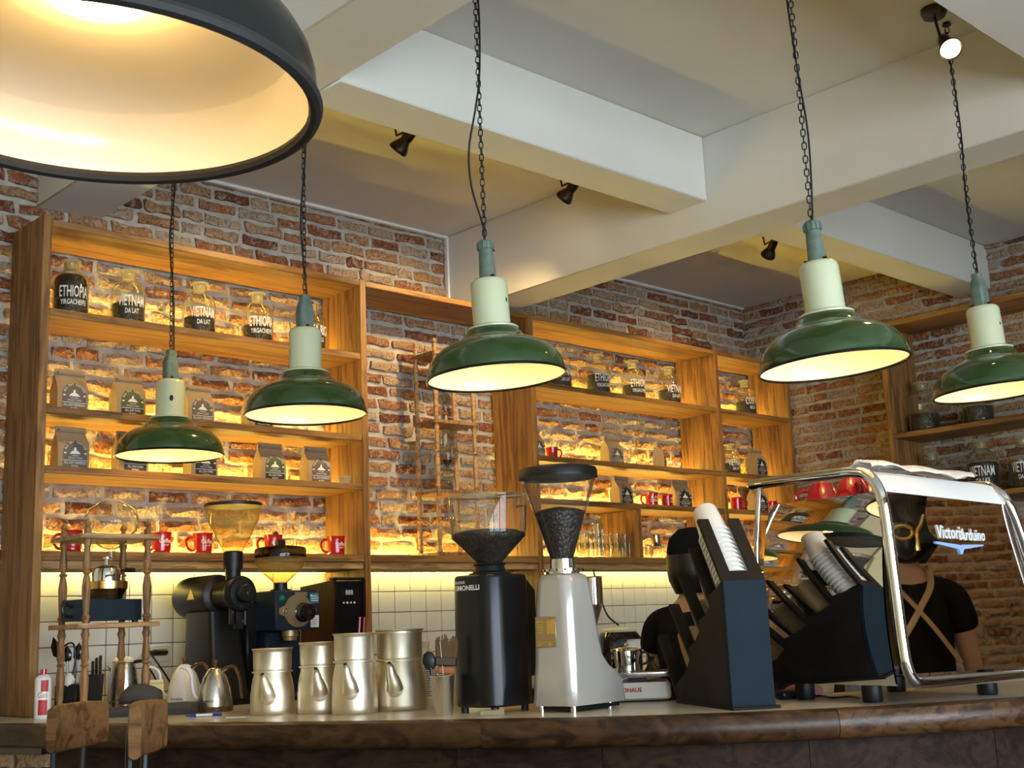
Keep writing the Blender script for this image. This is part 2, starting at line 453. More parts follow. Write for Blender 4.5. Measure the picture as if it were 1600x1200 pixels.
def brick_mat():
    m, nt, N, L, b = new_mat('old_brick')
    oi = N.new('ShaderNodeObjectInfo'); at = N.new('ShaderNodeAttribute'); at.attribute_name = 'rnd'
    ad = N.new('ShaderNodeMath'); ad.operation = 'ADD'; L.new(oi.outputs['Random'], ad.inputs[0]); L.new(at.outputs['Fac'], ad.inputs[1])
    fr = N.new('ShaderNodeMath'); fr.operation = 'FRACT'; L.new(ad.outputs[0], fr.inputs[0])
    cr = N.new('ShaderNodeValToRGB'); e = cr.color_ramp.elements
    e[0].position = 0; e[0].color = (.20, .066, .030, 1); e[1].position = 1; e[1].color = (.50, .38, .28, 1)
    for p, c in ((.13, (.31, .110, .045)), (.30, (.42, .175, .072)), (.48, (.47, .245, .115)), (.70, (.52, .335, .19))):
        k = e.new(p); k.color = (*c, 1)
    L.new(fr.outputs[0], cr.inputs[0])
    ge = N.new('ShaderNodeNewGeometry')
    n = N.new('ShaderNodeTexNoise'); n.inputs['Scale'].default_value = 30; n.inputs['Detail'].default_value = 8; n.inputs['Roughness'].default_value = .7; n.inputs['Distortion'].default_value = .8
    L.new(ge.outputs['Position'], n.inputs[0])
    r2 = N.new('ShaderNodeValToRGB'); r2.color_ramp.elements[0].position = .50; r2.color_ramp.elements[1].position = .62
    L.new(n.outputs[0], r2.inputs[0])
    mx = N.new('ShaderNodeMixRGB'); mx.inputs[2].default_value = (.54, .46, .36, 1)
    mf = N.new('ShaderNodeMath'); mf.operation = 'MULTIPLY'; mf.inputs[1].default_value = .7
    L.new(r2.outputs[0], mf.inputs[0]); L.new(mf.outputs[0], mx.inputs[0]); L.new(cr.outputs[0], mx.inputs[1])
    n2 = N.new('ShaderNodeTexNoise'); n2.inputs['Scale'].default_value = 70; n2.inputs['Detail'].default_value = 4
    L.new(ge.outputs['Position'], n2.inputs[0])
    hs = N.new('ShaderNodeMixRGB'); hs.blend_type = 'MULTIPLY'; hs.inputs[0].default_value = .55
    r3 = N.new('ShaderNodeValToRGB'); r3.color_ramp.elements[0].position = .33; r3.color_ramp.elements[0].color = (.2, .17, .15, 1); r3.color_ramp.elements[1].position = .52
    L.new(n2.outputs[0], r3.inputs[0]); L.new(mx.outputs[0], hs.inputs[1]); L.new(r3.outputs[0], hs.inputs[2])
    L.new(hs.outputs[0], b.inputs['Base Color'])
    b.inputs['Roughness'].default_value = .92; b.inputs['Specular IOR Level'].default_value = .2
    su = N.new('ShaderNodeMath'); su.operation = 'ADD'; L.new(n.outputs[0], su.inputs[0]); L.new(n2.outputs[0], su.inputs[1])
    bp = N.new('ShaderNodeBump'); bp.inputs['Strength'].default_value = 1.0; bp.inputs['Distance'].default_value = .02
    L.new(su.outputs[0], bp.inputs['Height']); L.new(bp.outputs[0], b.inputs['Normal'])
    return m
MAT['brick'] = brick_mat()
# ------------------------------------------------------------------ the room
YB, XR, ZC, CT = 4.93, 7.0, 3.42, 1.05          # back wall, right wall, ceiling, counter height
XL, YF0 = -2.6, -3.0

def brick_variants(n):
    out = []
    for q in range(n):
        rg = random.Random(100 + q)
        nx, nz = 6, 3
        vs = []; fs = []
        for j in range(nz):
            for i in range(nx):
                x = -.5 + i / (nx - 1); z = -.5 + j / (nz - 1)
                edge = i in (0, nx - 1) or j in (0, nz - 1)
                y = -1 + rg.uniform(0, .42)
                if edge:
                    y += rg.uniform(.1, .6)
                    if i in (0, nx - 1): x += -math.copysign(rg.uniform(0, .06), x)
                    else: x += rg.uniform(-.02, .02)
                    if j in (0, nz - 1): z += -math.copysign(rg.uniform(0, .2), z)
                else:
                    x += rg.uniform(-.05, .05); z += rg.uniform(-.15, .15)
                vs.append((x, y, z))
        g = lambda i, j: j * nx + i
        for j in range(nz - 1):
            for i in range(nx - 1):
                fs.append((g(i, j), g(i + 1, j), g(i + 1, j + 1), g(i, j + 1)))
        per = [g(i, 0) for i in range(nx)] + [g(nx - 1, j) for j in range(1, nz)] + [g(i, nz - 1) for i in range(nx - 2, -1, -1)] + [g(0, j) for j in range(nz - 2, 0, -1)]
        b0 = len(vs)
        vs += [(vs[k][0] * 1.02, 0.3, vs[k][2] * 1.04) for k in per]
        for k in range(len(per)):
            l = (k + 1) % len(per)
            fs.append((per[l], per[k], b0 + k, b0 + l))
        out.append((vs, fs))
    return out
BV = brick_variants(10)
BVM = []
for vs, fs in BV:
    mb = MB(); mb.add(vs, fs); BVM.append(mb.mesh('brick', MAT['brick'], ang=25))

def bricks(parent, O, U, Nn, u0, u1, z0, z1, pick, vis, seed, pitch=.0655, keep=None):
    """courses of old brick; the `pick` bricks that show largest are objects, the rest one part"""
    rg = random.Random(seed); cand = []
    U = V(U); Nn = V(Nn); O = V(O)
    z = z0; c = 0
    while z < z1 - .02:
        h = min(pitch - .0095, z1 - z)
        u = u0 - rg.uniform(0, .2)
        while u < u1:
            L = rg.choice((.205, .195, .21, .185, .165, .10, .215))
            a = max(u, u0); b = min(u + L, u1)
            if b - a > .035:
                p = O + U * ((a + b) / 2) + V((0, 0, z + h / 2 + rg.uniform(-.003, .003)))
                if keep is None or keep(p):
                    d = rg.uniform(.012, .036)
                    m = M(((U.x * (b - a), -Nn.x * d, 0, p.x), (U.y * (b - a), -Nn.y * d, 0, p.y), (0, 0, h * rg.uniform(.93, 1.04), p.z), (0, 0, 0, 1)))
                    m = m @ M.Rotation(rg.uniform(-.02, .02), 4, 'Y')
                    X, Y, D = px(p)
                    seen = -60 < X < 1660 and -40 < Y < 1240 and vis(p)
                    cand.append((seen * (b - a) * h / max(D, .1) ** 2, m, rg.randrange(len(BV)), rg.random()))
            u += L + .0095
        z += pitch; c += 1
    cand.sort(key=lambda t: -t[0])
    for k, (s, m, q, r) in enumerate(cand[:pick]):
        if s <= 0: pick = k; break
        obj('brick', BVM[q], parent, m)
    rest = cand[pick:]
    vs = []; fs = []; rn = []
    for s, m, q, r in rest:
        n = len(vs); bv, bf = BV[q]
        vs += [tuple(m @ V(p)) for p in bv]
        fs += [tuple(n + i for i in f) for f in bf]; rn += [r] * len(bf)
    if vs:
        me = bpy.data.meshes.new('far_brickwork'); me.from_pydata(vs, [], fs)
        bm = bmesh.new(); bm.from_mesh(me); bmesh.ops.recalc_face_normals(bm, faces=bm.faces[:]); bm.to_mesh(me); bm.free()
        at = me.attributes.new('rnd', 'FLOAT', 'FACE'); at.data.foreach_set('value', rn)
        me.materials.append(MAT['brick'])
        o = obj('far_brickwork', me, parent); o['kind'] = 'stuff'

SH = [2.96, 2.60, 2.21, 1.98, 1.655]            # shelf tops of the back cabinet
YFR = 4.59                                       # its front plane
PANX = [1.93, 3.43, 4.55, 6.18, 6.96]
def vis_back(p):
    k = YFR / YB
    zf = 1.3 + (p.z - 1.3) * k; xf = p.x * k
    for t in SH:
        if zf < t - .03 < p.z or zf < t < p.z or t - .03 < zf < t: return False
    if p.z < 2.96:
        for q in PANX:
            if xf < q < p.x: return False
    return p.z > 1.66 or p.x < 1.9

wb = struct(MB().box(((XL + XR) / 2, YB + .06, ZC / 2), (XR - XL + .2, .12, ZC)).build('wall_back', MAT['mortar']))
wb['label'] = 'rough old brick back wall with pale mortar behind the shelves'
wr = struct(MB().box((XR + .06, (YF0 + YB) / 2, ZC / 2), (.12, YB - YF0, ZC)).build('wall_right', MAT['mortar']))
wl = struct(MB().box((XL - .06, (YF0 + YB) / 2, ZC / 2), (.12, YB - YF0 + .2, ZC)).build('wall_left', MAT['creamwall']))
fl = struct(MB().box(((XL + XR) / 2, (YF0 + YB) / 2, -.05), (XR - XL + .2, YB - YF0 + .2, .1)).build('floor', MAT['floor']))
ce = struct(MB().box(((XL + XR) / 2, (YF0 + YB) / 2, ZC + .05), (XR - XL + .2, YB - YF0 + .2, .1)).build('ceiling', MAT['plaster']))
struct(MB().box(((XL + 1.55) / 2, YB - .012, ZC / 2), (1.55 - XL, .03, ZC)).build('trim_9', MAT['creamwall']))
bricks(wb, (0, YB, 0), (1, 0, 0), (0, -1, 0), 1.56, 7.0, 1.63, 3.42, 215, vis_back, 11)
def vis_right(p):
    if p.y > YFR: return p.z > 2.96
    if p.y < 3.7 and 3.0 > p.z > 1.5:
        return False
    return p.z > 1.75
bricks(wr, (XR, 0, 0), (0, -1, 0), (-1, 0, 0), -4.93, 3.0, 0.9, 3.42, 80, vis_right, 12)
bricks(wb, (0, YB, 0), (1, 0, 0), (0, -1, 0), 1.56, 1.85, .3, 1.63, 0, lambda p: False, 13)

# street front with windows, brick to the side of them
mb = MB()
edges = [XL] + [q for w in WINS for q in w] + [XR]
for k in range(0, len(edges), 2):
    mb.box(((edges[k] + edges[k + 1]) / 2, YF0 - .06, ZC / 2), (edges[k + 1] - edges[k], .12, ZC))
for q0, q1 in WINS:
    mb.box(((q0 + q1) / 2, YF0 - .06, WZ0 / 2), (q1 - q0, .12, WZ0)).box(((q0 + q1) / 2, YF0 - .06, (WZ1 + ZC) / 2), (q1 - q0, .12, ZC - WZ1))
wf = struct(mb.build('wall_front', MAT['mortar']))
bricks(wf, (0, YF0, 0), (-1, 0, 0), (0, 1, 0), -7.0, -3.95, 0.05, 3.42, 0, lambda p: False, 14)
for i, (a, b) in enumerate(WINS):
    mb = MB()
    for x in (a + .03, (2 * a + b) / 3, (a + 2 * b) / 3, b - .03): mb.box((x, YF0 - .05, (WZ0 + WZ1) / 2), (.06, .06, WZ1 - WZ0))
    for z in (WZ0 + .03, 1.9, WZ1 - .03): mb.box(((a + b) / 2, YF0 - .05, z), (b - a, .05, .06))
    w = struct(mb.build('window_%d' % (i + 1), MAT['blacksat']))
    for k in range(3):
        x0 = a + (b - a) * k / 3
        MB().box((x0 + (b - a) / 6, YF0 - .05, (WZ0 + WZ1) / 2), ((b - a) / 3 - .05, .006, WZ1 - WZ0 - .1)).build('pane', MAT['pane'], w)

# ceiling beams
def beam(n, x0, x1, y0, y1, z0):
    return struct(MB().box(((x0 + x1) / 2, (y0 + y1) / 2, (z0 + ZC) / 2), (x1 - x0, y1 - y0, ZC - z0), bev=.006).build('trim_%d' % n, MAT['plaster']))
beam(1, 4.266, 4.508, YF0, YB, 2.98)
beam(2, 2.0, 2.28, YF0, YB, 3.12)
beam(3, 2.28, 4.266, 3.14, 3.355, 3.115)
beam(4, 4.508, XR, 3.14, 3.355, 3.145)
beam(5, 2.28, 4.266, 1.10, 1.57, 3.10)
beam(6, 4.508, XR, 1.10, 1.57, 3.12)
beam(7, XL, 2.0, 3.14, 3.355, 3.12)

# tiles of the splashback
TP = .1005
tile_me = MB().box((0, 0, 0), (TP - .0032, .008, TP - .0032), bev=.0012).mesh('tile', MAT['tile'])
sp = struct(MB().box((4.45, YB - .003, 1.34), (5.1, .006, .58)).build('trim_8', MAT['grout']))
sp['label'] = 'white square tile splashback with dark joints'
tx0 = 2.4467 - 5 * TP; tz0 = 1.4979 + TP
k = 0
while True:
    x = tx0 + TP * (k + .5)
    if x > 6.95: break
    for j in range(6):
        z = tz0 - TP * (j + .5)
        obj('tile', tile_me, sp, T(x, YB - .008 + random.uniform(-.0006, .0006), z))
    k += 1

# ------------------------------------------------------------------ shelving of the back wall
def plank(mbname, parent, mat, x0, x1, y0, y1, z0, z1, bev=.003):
    c = V(((x0 + x1) / 2, (y0 + y1) / 2, (z0 + z1) / 2))
    o = MB().box((0, 0, 0), (x1 - x0, y1 - y0, z1 - z0), bev=bev).build(mbname, mat, parent)
    o.location = c
    return o
def side(parent, x0, x1, z0, z1, y0=YFR, y1=YB - .03, cuts=(.16, .26)):
    ys = [y0] + [y0 + c for c in cuts] + [y1]
    for a, b in zip(ys, ys[1:]):
        plank('side_plank', parent, MAT['oakZ'], x0, x1, a + .0006, b - .0006, z0, z1, .002)
def led(parent, x0, x1, y, z, mat='led'):
    return MB().box(((x0 + x1) / 2, y, z), (x1 - x0, .012, .006)).build('led_strip', MAT[mat], parent)
def shelf(parent, x0, x1, zt, th=.03, y0=YFR + .004, lit=True):
    plank('shelf', parent, MAT['oakX'], x0, x1, y0, YB - .04, zt - th, zt)
    if lit: led(parent, x0 + .02, x1 - .02, YB - .075, zt + .004)
def lower_rail(parent, x0, x1):
    plank('shelf', parent, MAT['oakX'], x0, x1, YFR + .002, YB - .04, 1.62, 1.655)
    led(parent, x0 + .02, x1 - .02, YB - .075, 1.659)
    plank('pelmet', parent, MAT['paletop'], x0, x1, YFR + .01, YFR + .03, 1.588, 1.6195)
    plank('underside_board', parent, MAT['darkpanel'], x0, x1, YFR + .031, YB - .075, 1.588, 1.60)  # dark wood puts the shade of the unlit underside into the colour
    led(parent, x0 + .02, x1 - .02, YB - .045, 1.592, 'led_low')

su = thing('shelf_unit', (0, 0, 0), 0, 'tall oak shelf unit of kraft coffee bags and red mugs beside the broad end panel', 'shelf unit')
side(su, 1.895, 1.93, CT + .002, 2.975)
side(su, 3.43, 3.465, CT + .002, 2.965)
plank('top_board', su, MAT['oakX'], 1.93, 3.43, YFR, YB - .03, 2.93, 2.96)
for z in SH[1:4]: shelf(su, 1.93, 3.43, z)
lower_rail(su, 1.93, 3.43)

sm = thing('shelf_unit', (0, 0, 0), 0, 'open oak bay with a single low shelf carrying the cold drip tower', 'shelf unit')
plank('top_board', sm, MAT['oakX'], 3.4652, 4.55, YFR, YB - .03, 2.93, 2.96)
lower_rail(sm, 3.4652, 4.55)

sr = thing('shelf_unit', (0, 0, 0), 0, 'oak shelf unit with stacked drinking glasses in its lowest compartments', 'shelf unit')
side(sr, 4.5502, 4.585, CT + .002, 2.965)
side(sr, 6.18, 6.215, CT + .002, 2.96)
side(sr, 6.962, 6.997, CT + .002, 2.96)
plank('top_board', sr, MAT['oakX'], 4.585, 6.18, YFR, YB - .03, 2.93, 2.96)
plank('top_board', sr, MAT['oakX'], 6.215, 6.962, YFR, YB - .03, 2.93, 2.96)
for a, b in ((4.585, 6.18), (6.215, 6.962)):
    for z in (2.59, 2.19, 1.96): shelf(sr, a, b, z)
    lower_rail(sr, a, b)
dvx = onY(1003, 830, YFR).x
plank('divider', sr, MAT['oakZ'], dvx - .017, dvx + .017, YFR + .01, YB - .04, 1.6552, 1.9298)

# right wall shelf unit
XF = 6.62
sw = thing('shelf_unit', (0, 0, 0), 0, 'dark oak shelf unit on the side wall behind the espresso machine', 'shelf unit')
Z_RT, Z_R2, Z_R3 = 3.0, 2.325, 1.93
for a, b in ((XF, XF + .17), (XF + .17, XR - .03)):
    plank('side_plank', sw, MAT['oakZ'], a + .0005, b - .0005, 3.66, 3.695, CT + .002, Z_RT)
plank('top_board', sw, MAT['oakY'], XF, XR - .03, 1.3, 3.66, Z_RT - .03, Z_RT)
for z in (Z_R2, Z_R3, 1.55):
    plank('shelf', sw, MAT['oakY'], XF + .004, XR - .04, 1.3, 3.66, z - .03, z)

# ------------------------------------------------------------------ bar counter
EDGE = [(1.50, 5.1), (1.724, 4.407), (1.817, 4.104), (2.091, 3.363), (2.355, 2.774), (2.448, 2.590), (2.623, 2.285), (2.845, 2.023), (3.123, 1.801), (3.479, 1.607), (4.0, 1.42), (4.8, 1.27), (6.2, 1.20)]
EP = [V((p.x, p.y, 0)) for p in smooth_path([(x, y, 0) for x, y in EDGE], 6)]
def offset(P, d):
    out = []
    for i in range(len(P)):
        t = (P[min(i + 1, len(P) - 1)] - P[max(i - 1, 0)]).normalized()
        n = V((t.y, -t.x, 0))            # towards the customers
        out.append(P[i] + n * d)
    return out
sgn = 1 if offset(EP, .1)[20].length < EP[20].length else -1
def off(d): return offset(EP, d * sgn)
clampY = lambda p: V((p.x, min(p.y, YB - .042), 0))
inner = off(-.62)
bc = thing('bar_counter', (2.4, 3.0, 0), 0, 'curved bar counter with cream stone top and thick dark wooden rim', 'counter')
W2 = T(-2.4, -3.0, 0)
def ribbon(a, b, z0, z1):
    """closed band between two curves"""
    secs = []
    for p, q in zip(a, b):
        p = clampY(p); q = clampY(q)
        secs.append([(p.x, p.y, z0), (q.x, q.y, z0), (q.x, q.y, z1), (p.x, p.y, z1)])
    return secs
MB(W2).loft(ribbon(off(0), inner, CT - .035, CT)).build('stone_top', MAT['stone'], bc)
# wooden rim in three lengths with tight joints
rimcut = [0, 27, 45, len(EP) - 1]
prof = [(0, .0005), (.028, .0005), (.045, -.006), (.054, -.022), (.056, -.04), (.053, -.058), (.042, -.072), (.026, -.079), (-.03, -.079), (-.03, -.037), (0, -.037)]
curves = {d: off(d) for d in set(q[0] for q in prof)}
for a, b in zip(rimcut, rimcut[1:]):
    secs = []
    for i in range(a, b + 1):
        secs.append([(*clampY(curves[d][i]).xy, CT + z) for d, z in prof])
    if b != rimcut[-1]:
        secs[-1] = [tuple(V(p) * .97 + V(q) * .03) for p, q in zip(secs[-1], secs[-2])]
    MB(W2).loft(secs).build('rim', MAT['rim' if b != rimcut[-1] else 'rimx_lit'], bc)
# panelled front and base
fr_o, fr_i = off(-.05), off(-.09)
for a, b in ((9, 24), (24, 34), (34, 44), (44, 53), (53, len(EP) - 1)):
    i0, i1 = a, b
    secs = ribbon(fr_o[i0:i1 + 1], fr_i[i0:i1 + 1], .08, CT - .08)
    secs[0] = [tuple(V(p) * .97 + V(q) * .03) for p, q in zip(secs[0], secs[1])]
    MB(W2).loft(secs).build('front_panel', MAT['darkpanel'], bc)
MB(W2).loft(ribbon(off(-.091), off(-.55), 0, CT - .036)).build('carcass', MAT['darkpanel'], bc)
MB(W2).loft(ribbon(fr_o[0:10], fr_i[0:10], 0, CT - .08)).build('brick_base', MAT['floor'], bc)  # darker than the wall mortar: shade under the counter put into the colour
rg = random.Random(5)
for j in range(15):
    z = .04 + j * .0655
    s = rg.uniform(0, .15)
    t = 0.0
    p0 = fr_o[1]; p1 = fr_o[9]; d = (p1 - p0); Ltot = d.length; d.normalize()
    nn = V((d.y, -d.x, 0)) * sgn
    while s < Ltot - .1:
        c = p0 + d * (s + .095)
        if c.y < YB - .12:
            m = M(((d.x * .185, -nn.x * .02, 0, c.x - 2.4), (d.y * .185, -nn.y * .02, 0, c.y - 3.0), (0, 0, .052, z + .03), (0, 0, 0, 1)))
            obj('brick', BVM[rg.randrange(10)], bc, m)
        s += .2
# back bench under the tiles
ip = [clampY(p) for p in inner]
sel = [p for p in ip if p.y > 4.28]
bb = thing('back_bench', (4.6, 4.6, 0), 0, 'stone topped back bench along the tiled splashback', 'bench')
x_at = sel[-1].x
W3 = T(-4.6, -4.6, 0)
MB(W3).prism([(x_at + .03, 4.28), (6.94, 4.28), (6.94, YB - .013), (sel[0].x + .05, YB - .013)], CT - .035, CT).build('stone_top', MAT['stone'], bb)
for k in range(6):
    x0 = 2.7 + k * .7
    MB(W3).box((x0 + .345, 4.6, (CT - .036) / 2), (.69, .58, CT - .037), bev=.003).build('cupboard', MAT['darkpanel'], bb)
# white sealing bead where brick meets the ceiling and the plaster beam
struct(MB().box((3.27, YB - .022, ZC - .008), (1.97, .03, .016), bev=.004).build('trim_10', MAT['whitepaint']))
struct(MB().box((4.26, YB - .022, 3.20), (.014, .03, .44), bev=.004).build('trim_11', MAT['whitepaint']))
struct(MB().box((5.75, YB - .022, ZC - .008), (2.47, .03, .016), bev=.004).build('trim_12', MAT['whitepaint']))
# ------------------------------------------------------------------ pendant lamps
def link_mesh():
    pts = []
    w, l = .0065, .012
    for k in range(12):
        a = 2 * PI * k / 12
        pts.append((w * math.cos(a), 0, (l - w) * (1 if math.sin(a) > 1e-6 else -1 if math.sin(a) < -1e-6 else 0) + w * math.sin(a)))
    return MB().tube(pts, .0019, 5, closed=True).mesh('link', MAT['chain'])
LINK = link_mesh()
def chain(root, x, y, z0, z1, sway=0.0):
    c = bpy.data.objects.new('chain', None); c.empty_display_size = .02; COL.objects.link(c); c.parent = root
    n = int((z1 - z0) / .0205)
    for k in range(n + 1):
        obj('link', LINK, c, T(x, y, z0 + .0205 * k) @ RZ(PI / 2 * (k % 2) + .5))
    return c
def pendant(px_x, px_y, dia_px, label, tilt=0.0, ztop=ZC, cord=None, shield=False, chips=(), k=1.0, D=.42, drop=1.0):
    p = atD(px_x, px_y, D * FPX / dia_px * drop)
    root = thing('pendant_lamp', p, 0, label, 'lamp')
    tm = M.Rotation(tilt, 4, V((cF.x, cF.y, 0)).normalized())
    S = D / .42
    tm = tm @ M.Scale(S, 4)
    out = [(.2100, 0), (.2105, .008), (.2075, .026), (.200, .048), (.186, .069), (.165, .087), (.140, .100), (.116, .109), (.101, .116), (.092, .125), (.086, .135), (.074, .145)]
    sh = MB(tm).lathe(out, 56).build('shade', MAT['green'], root, ang=60)
    MB(tm).lathe([(r - .0035, z) for r, z in out] + [(0, .147)], 56).build('reflector', MAT['white_enamel'], root, ang=60)
    rim = MB(tm).tube([(.2095 * math.cos(2 * PI * i / 56), .2095 * math.sin(2 * PI * i / 56), 0) for i in range(56)], .0042, 8, closed=True).build('rim', MAT['greenblack'], root)
    MB(tm).lathe([(.070, .1445), (.079, .146), (.080, .150), (.072, .155), (.0585, .1565)], 36).build('collar', MAT['cream'], root)
    nk = MB(tm).lathe([(.057, .155), (.0565, .287), (.0545, .297), (.048, .303), (.02, .305)], 36).build('neck', MAT['cream'], root)
    for a, z, r in chips:
        mb = MB(tm @ RZ(a) @ T(.0566, 0, z) @ RY(PI / 2))
        mb.lathe([(0, .0012), (r * .7, .0010), (r, .0003), (r * .95, -.002)], 9, m=M.Diagonal((1.25, .8, 1, 1)))
        mb.build('chip', MAT['chip'], nk)
    ca = MB(tm)
    if shield:
        secs = []
        for w, d, z in ((.052, .040, .304), (.056, .044, .33), (.055, .044, .37), (.044, .038, .398), (.034, .034, .408), (.034, .034, .425)):
            secs.append([(x, y, z) for x, y in rrect(w, d, .010, 3)])
        ca.loft(secs)
    else:
        ca.lathe([(.0265, .303), (.026, .33), (.0225, .385), (.0215, .40), (.0245, .402), (.0245, .424), (.018, .430), (0, .430)], 20)
        for q in range(12):
            a = 2 * PI * q / 12
            ca.box((.0245 * math.cos(a), .0245 * math.sin(a), .412), (.004, .004, .022), m=None)
    cap = ca.build('cap', MAT['teal'], root)
    sc = MB(tm)
    for a in (.4, 2.3, 4.4):
        sc.box((.033 * math.cos(a), .033 * math.sin(a), .309), (.008, .008, .010))
    sc.cyl((.02, 0, .405), (.036, 0, .405), .003, 6)
    sc.build('screw', MAT['bronze'], cap)
    MB(tm).lathe([(0, .062), (.022, .068), (.034, .085), (.036, .10), (.028, .12), (.016, .135), (.014, .146), (0, .146)], 20).build('bulb', MAT['bulb'], root)
    top = tm @ V((0, 0, .436))
    chain(root, top.x, top.y, top.z, ztop - p.z - .012)
    MB().lathe([(0, 0), (.016, 0), (.013, .01), (0, .012)], 14, m=T(top.x, top.y, ztop - p.z - .0121)).build('ceiling_hook', MAT['chain'], root)
    zt = ztop - p.z - .02
    cpts = cord or [(0, .012), (.25, .008), (.5, -.010), (.75, .010), (1, -.006)]
    path = [V((top.x, top.y, 0)) + V((cR.x, cR.y, 0)) * s + V((0, 0, top.z - .01 + (zt - top.z) * t)) for t, s in cpts]
    MB().tube(smooth_path(path, 8), .0032, 6).build('cord', MAT['black'], root)
    return root
pendant(265, 712, 166, 'green enamel pendant lamp with a heart-shaped black chip on its cream neck', shield=True, chips=[(math.atan2(-.8, -.35), .222, .010)])
pendant(478, 648, 190, 'dark green enamel pendant lamp with unchipped cream neck over the dark coffee grinders', shield=True, tilt=.0, cord=[(0, .008), (.3, -.012), (.6, .008), (1, .004)])
pendant(776, 590, 218, 'green enamel pendant lamp over the black grinder, its flex bowed away from the chain', tilt=-.045, chips=[(math.atan2(-.95, .3), .232, .006)], cord=[(0, 0), (.06, -.004), (.2, -.035), (.33, -.038), (.48, -.012), (.6, .004), (.8, .010), (1, .006)])
pendant(1303, 572, 232, 'green enamel pendant lamp with a long cream neck above the steel espresso machine', tilt=-.06, cord=[(0, .004), (.15, .012), (.3, .014), (.5, .0), (.75, -.012), (1, -.010)])
pendant(1557, 612, 189, 'green enamel pendant lamp beside the side wall shelves with bean bottles', tilt=-.05, shield=True, chips=[(math.atan2(-1, -.1), .232, .005)], cord=[(0, .006), (.3, -.004), (.6, .006), (1, -.008)])

def near_lamp():
    D = .50
    p = atD(146, 156, D * FPX / 690)
    root = thing('pendant_lamp', p, 0, 'large near-black pendant lamp with cream inside and bright bulb', 'lamp')
    out = [(.250, 0), (.2515, .012), (.249, .04), (.243, .062), (.232, .082), (.214, .100), (.190, .115), (.155, .132), (.120, .147), (.095, .160), (.088, .18)]
    inn = [(.2465, 0), (.2475, .012), (.245, .038), (.238, .060), (.226, .079), (.224, .0815), (.205, .095), (.18, .108), (.15, .122), (.118, .136), (.088, .150), (.082, .158), (0, .17)]
    tm = M.Rotation(.02, 4, V((cF.x, cF.y, 0)).normalized())
    MB(tm).lathe(out, 72).build('shade', MAT['greenblack'], root, ang=60)
    MB(tm).lathe(inn, 72).build('reflector', MAT['white_enamel'], root, ang=60)
    MB(tm).tube([(.249 * math.cos(2 * PI * i / 72), .249 * math.sin(2 * PI * i / 72), 0) for i in range(72)], .0085, 8, closed=True).build('rim', MAT['chip'], root)
    MB(tm).lathe([(.09, .178), (.095, .185), (.07, .2), (.06, .205), (.06, .36), (.03, .37), (0, .372)], 30).build('neck', MAT['cream'], root)
    MB(tm).lathe([(0, .116), (.03, .118), (.058, .124), (.066, .132), (.06, .145), (0, .155)], 28).build('bulb', emis('soft_bulb', (1, .62, .2), 26.0), root)
    chain(root, 0, 0, .385, ZC - p.z - .012)
    MB().tube([(.012, 0, .37), (.018, .0, .7), (-.004, .01, 1.0), (.01, 0, ZC - p.z - .02)], .0032, 6).build('cord', MAT['black'], root)
near_lamp()

# ------------------------------------------------------------------ ceiling spotlights
def spotlight(px_x, px_y, zhead, label, aim, size=1.0, at=None):
    h = V((*at, zhead)) if at else onZ(px_x, px_y, zhead)
    root = thing('spotlight', (h.x, h.y, ZC), 0, label, 'spotlight')
    dz = zhead - ZC
    d = (V(aim) - h).normalized()
    MB().lathe([(0, 0), (.045, 0), (.045, -.02), (.038, -.032), (0, -.032)], 18, m=T(-.02, .03, -.0005)).build('base', MAT['bronze'], root)
    top = V((0, 0, dz)) - d * .085
    MB().tube([(-.02, .03, -.03), (-.015, .02, (dz + top.z) / 2 * .9), tuple(top)], .0055, 6).build('arm', MAT['bronze'], root)
    mm = T(0, 0, dz) @ align(d)
    MB(mm).lathe([(0, -.09), (.014, -.088), (.022, -.06), (.024, -.03), (.022, -.02), (.024, -.012), (.036, .012), (.042, .028), (.040, .036), (.034, .030)], 22).build('head', MAT['bronze'], root)
    MB(mm).lathe([(0, .031), (.034, .030), (.034, .026), (0, .02)], 22).build('lens', MAT['spotbulb'], root)
    l = bpy.data.lights.new('spot_beam', 'SPOT')
    l.energy = SPOT_W * size; l.color = (1, .70, .30); l.spot_size = 1.5; l.spot_blend = .9; l.shadow_soft_size = .03
    o = bpy.data.objects.new('spot_beam', l); COL.objects.link(o); o.parent = root
    o.matrix_local = mm @ T(0, 0, .05) @ RX(PI)
    o['kind'] = 'helper'
spotlight(629, 225, 3.27, 'bronze ceiling spotlight above the shelves of coffee bags', (2.65, 4.9, 2.2), size=2.0)
spotlight(887, 302, 3.27, 'bronze ceiling spotlight throwing a glow on the plaster beam by the cold drip tower', (3.85, 4.9, 2.35), size=3.4)
spotlight(1203, 392, 3.27, 'dark bronze ceiling spotlight in the bay next to the brick corner', (6.1, 4.9, 2.3), size=1.6)
spotlight(1482, 72, 3.27, 'lit ceiling spotlight in front of the plaster beam by a lamp chain', (3.75, 1.60, 2.9), size=.5)

spotlight(1203, 392, 3.27, 'added unseen ceiling spotlight, brightening the brick corner mirrored in the machine front', (6.3, -2.9, 1.5), size=3.0, at=(5.2, -.9))  # made-up lamp out of view, added to brighten the mirrored brick corner
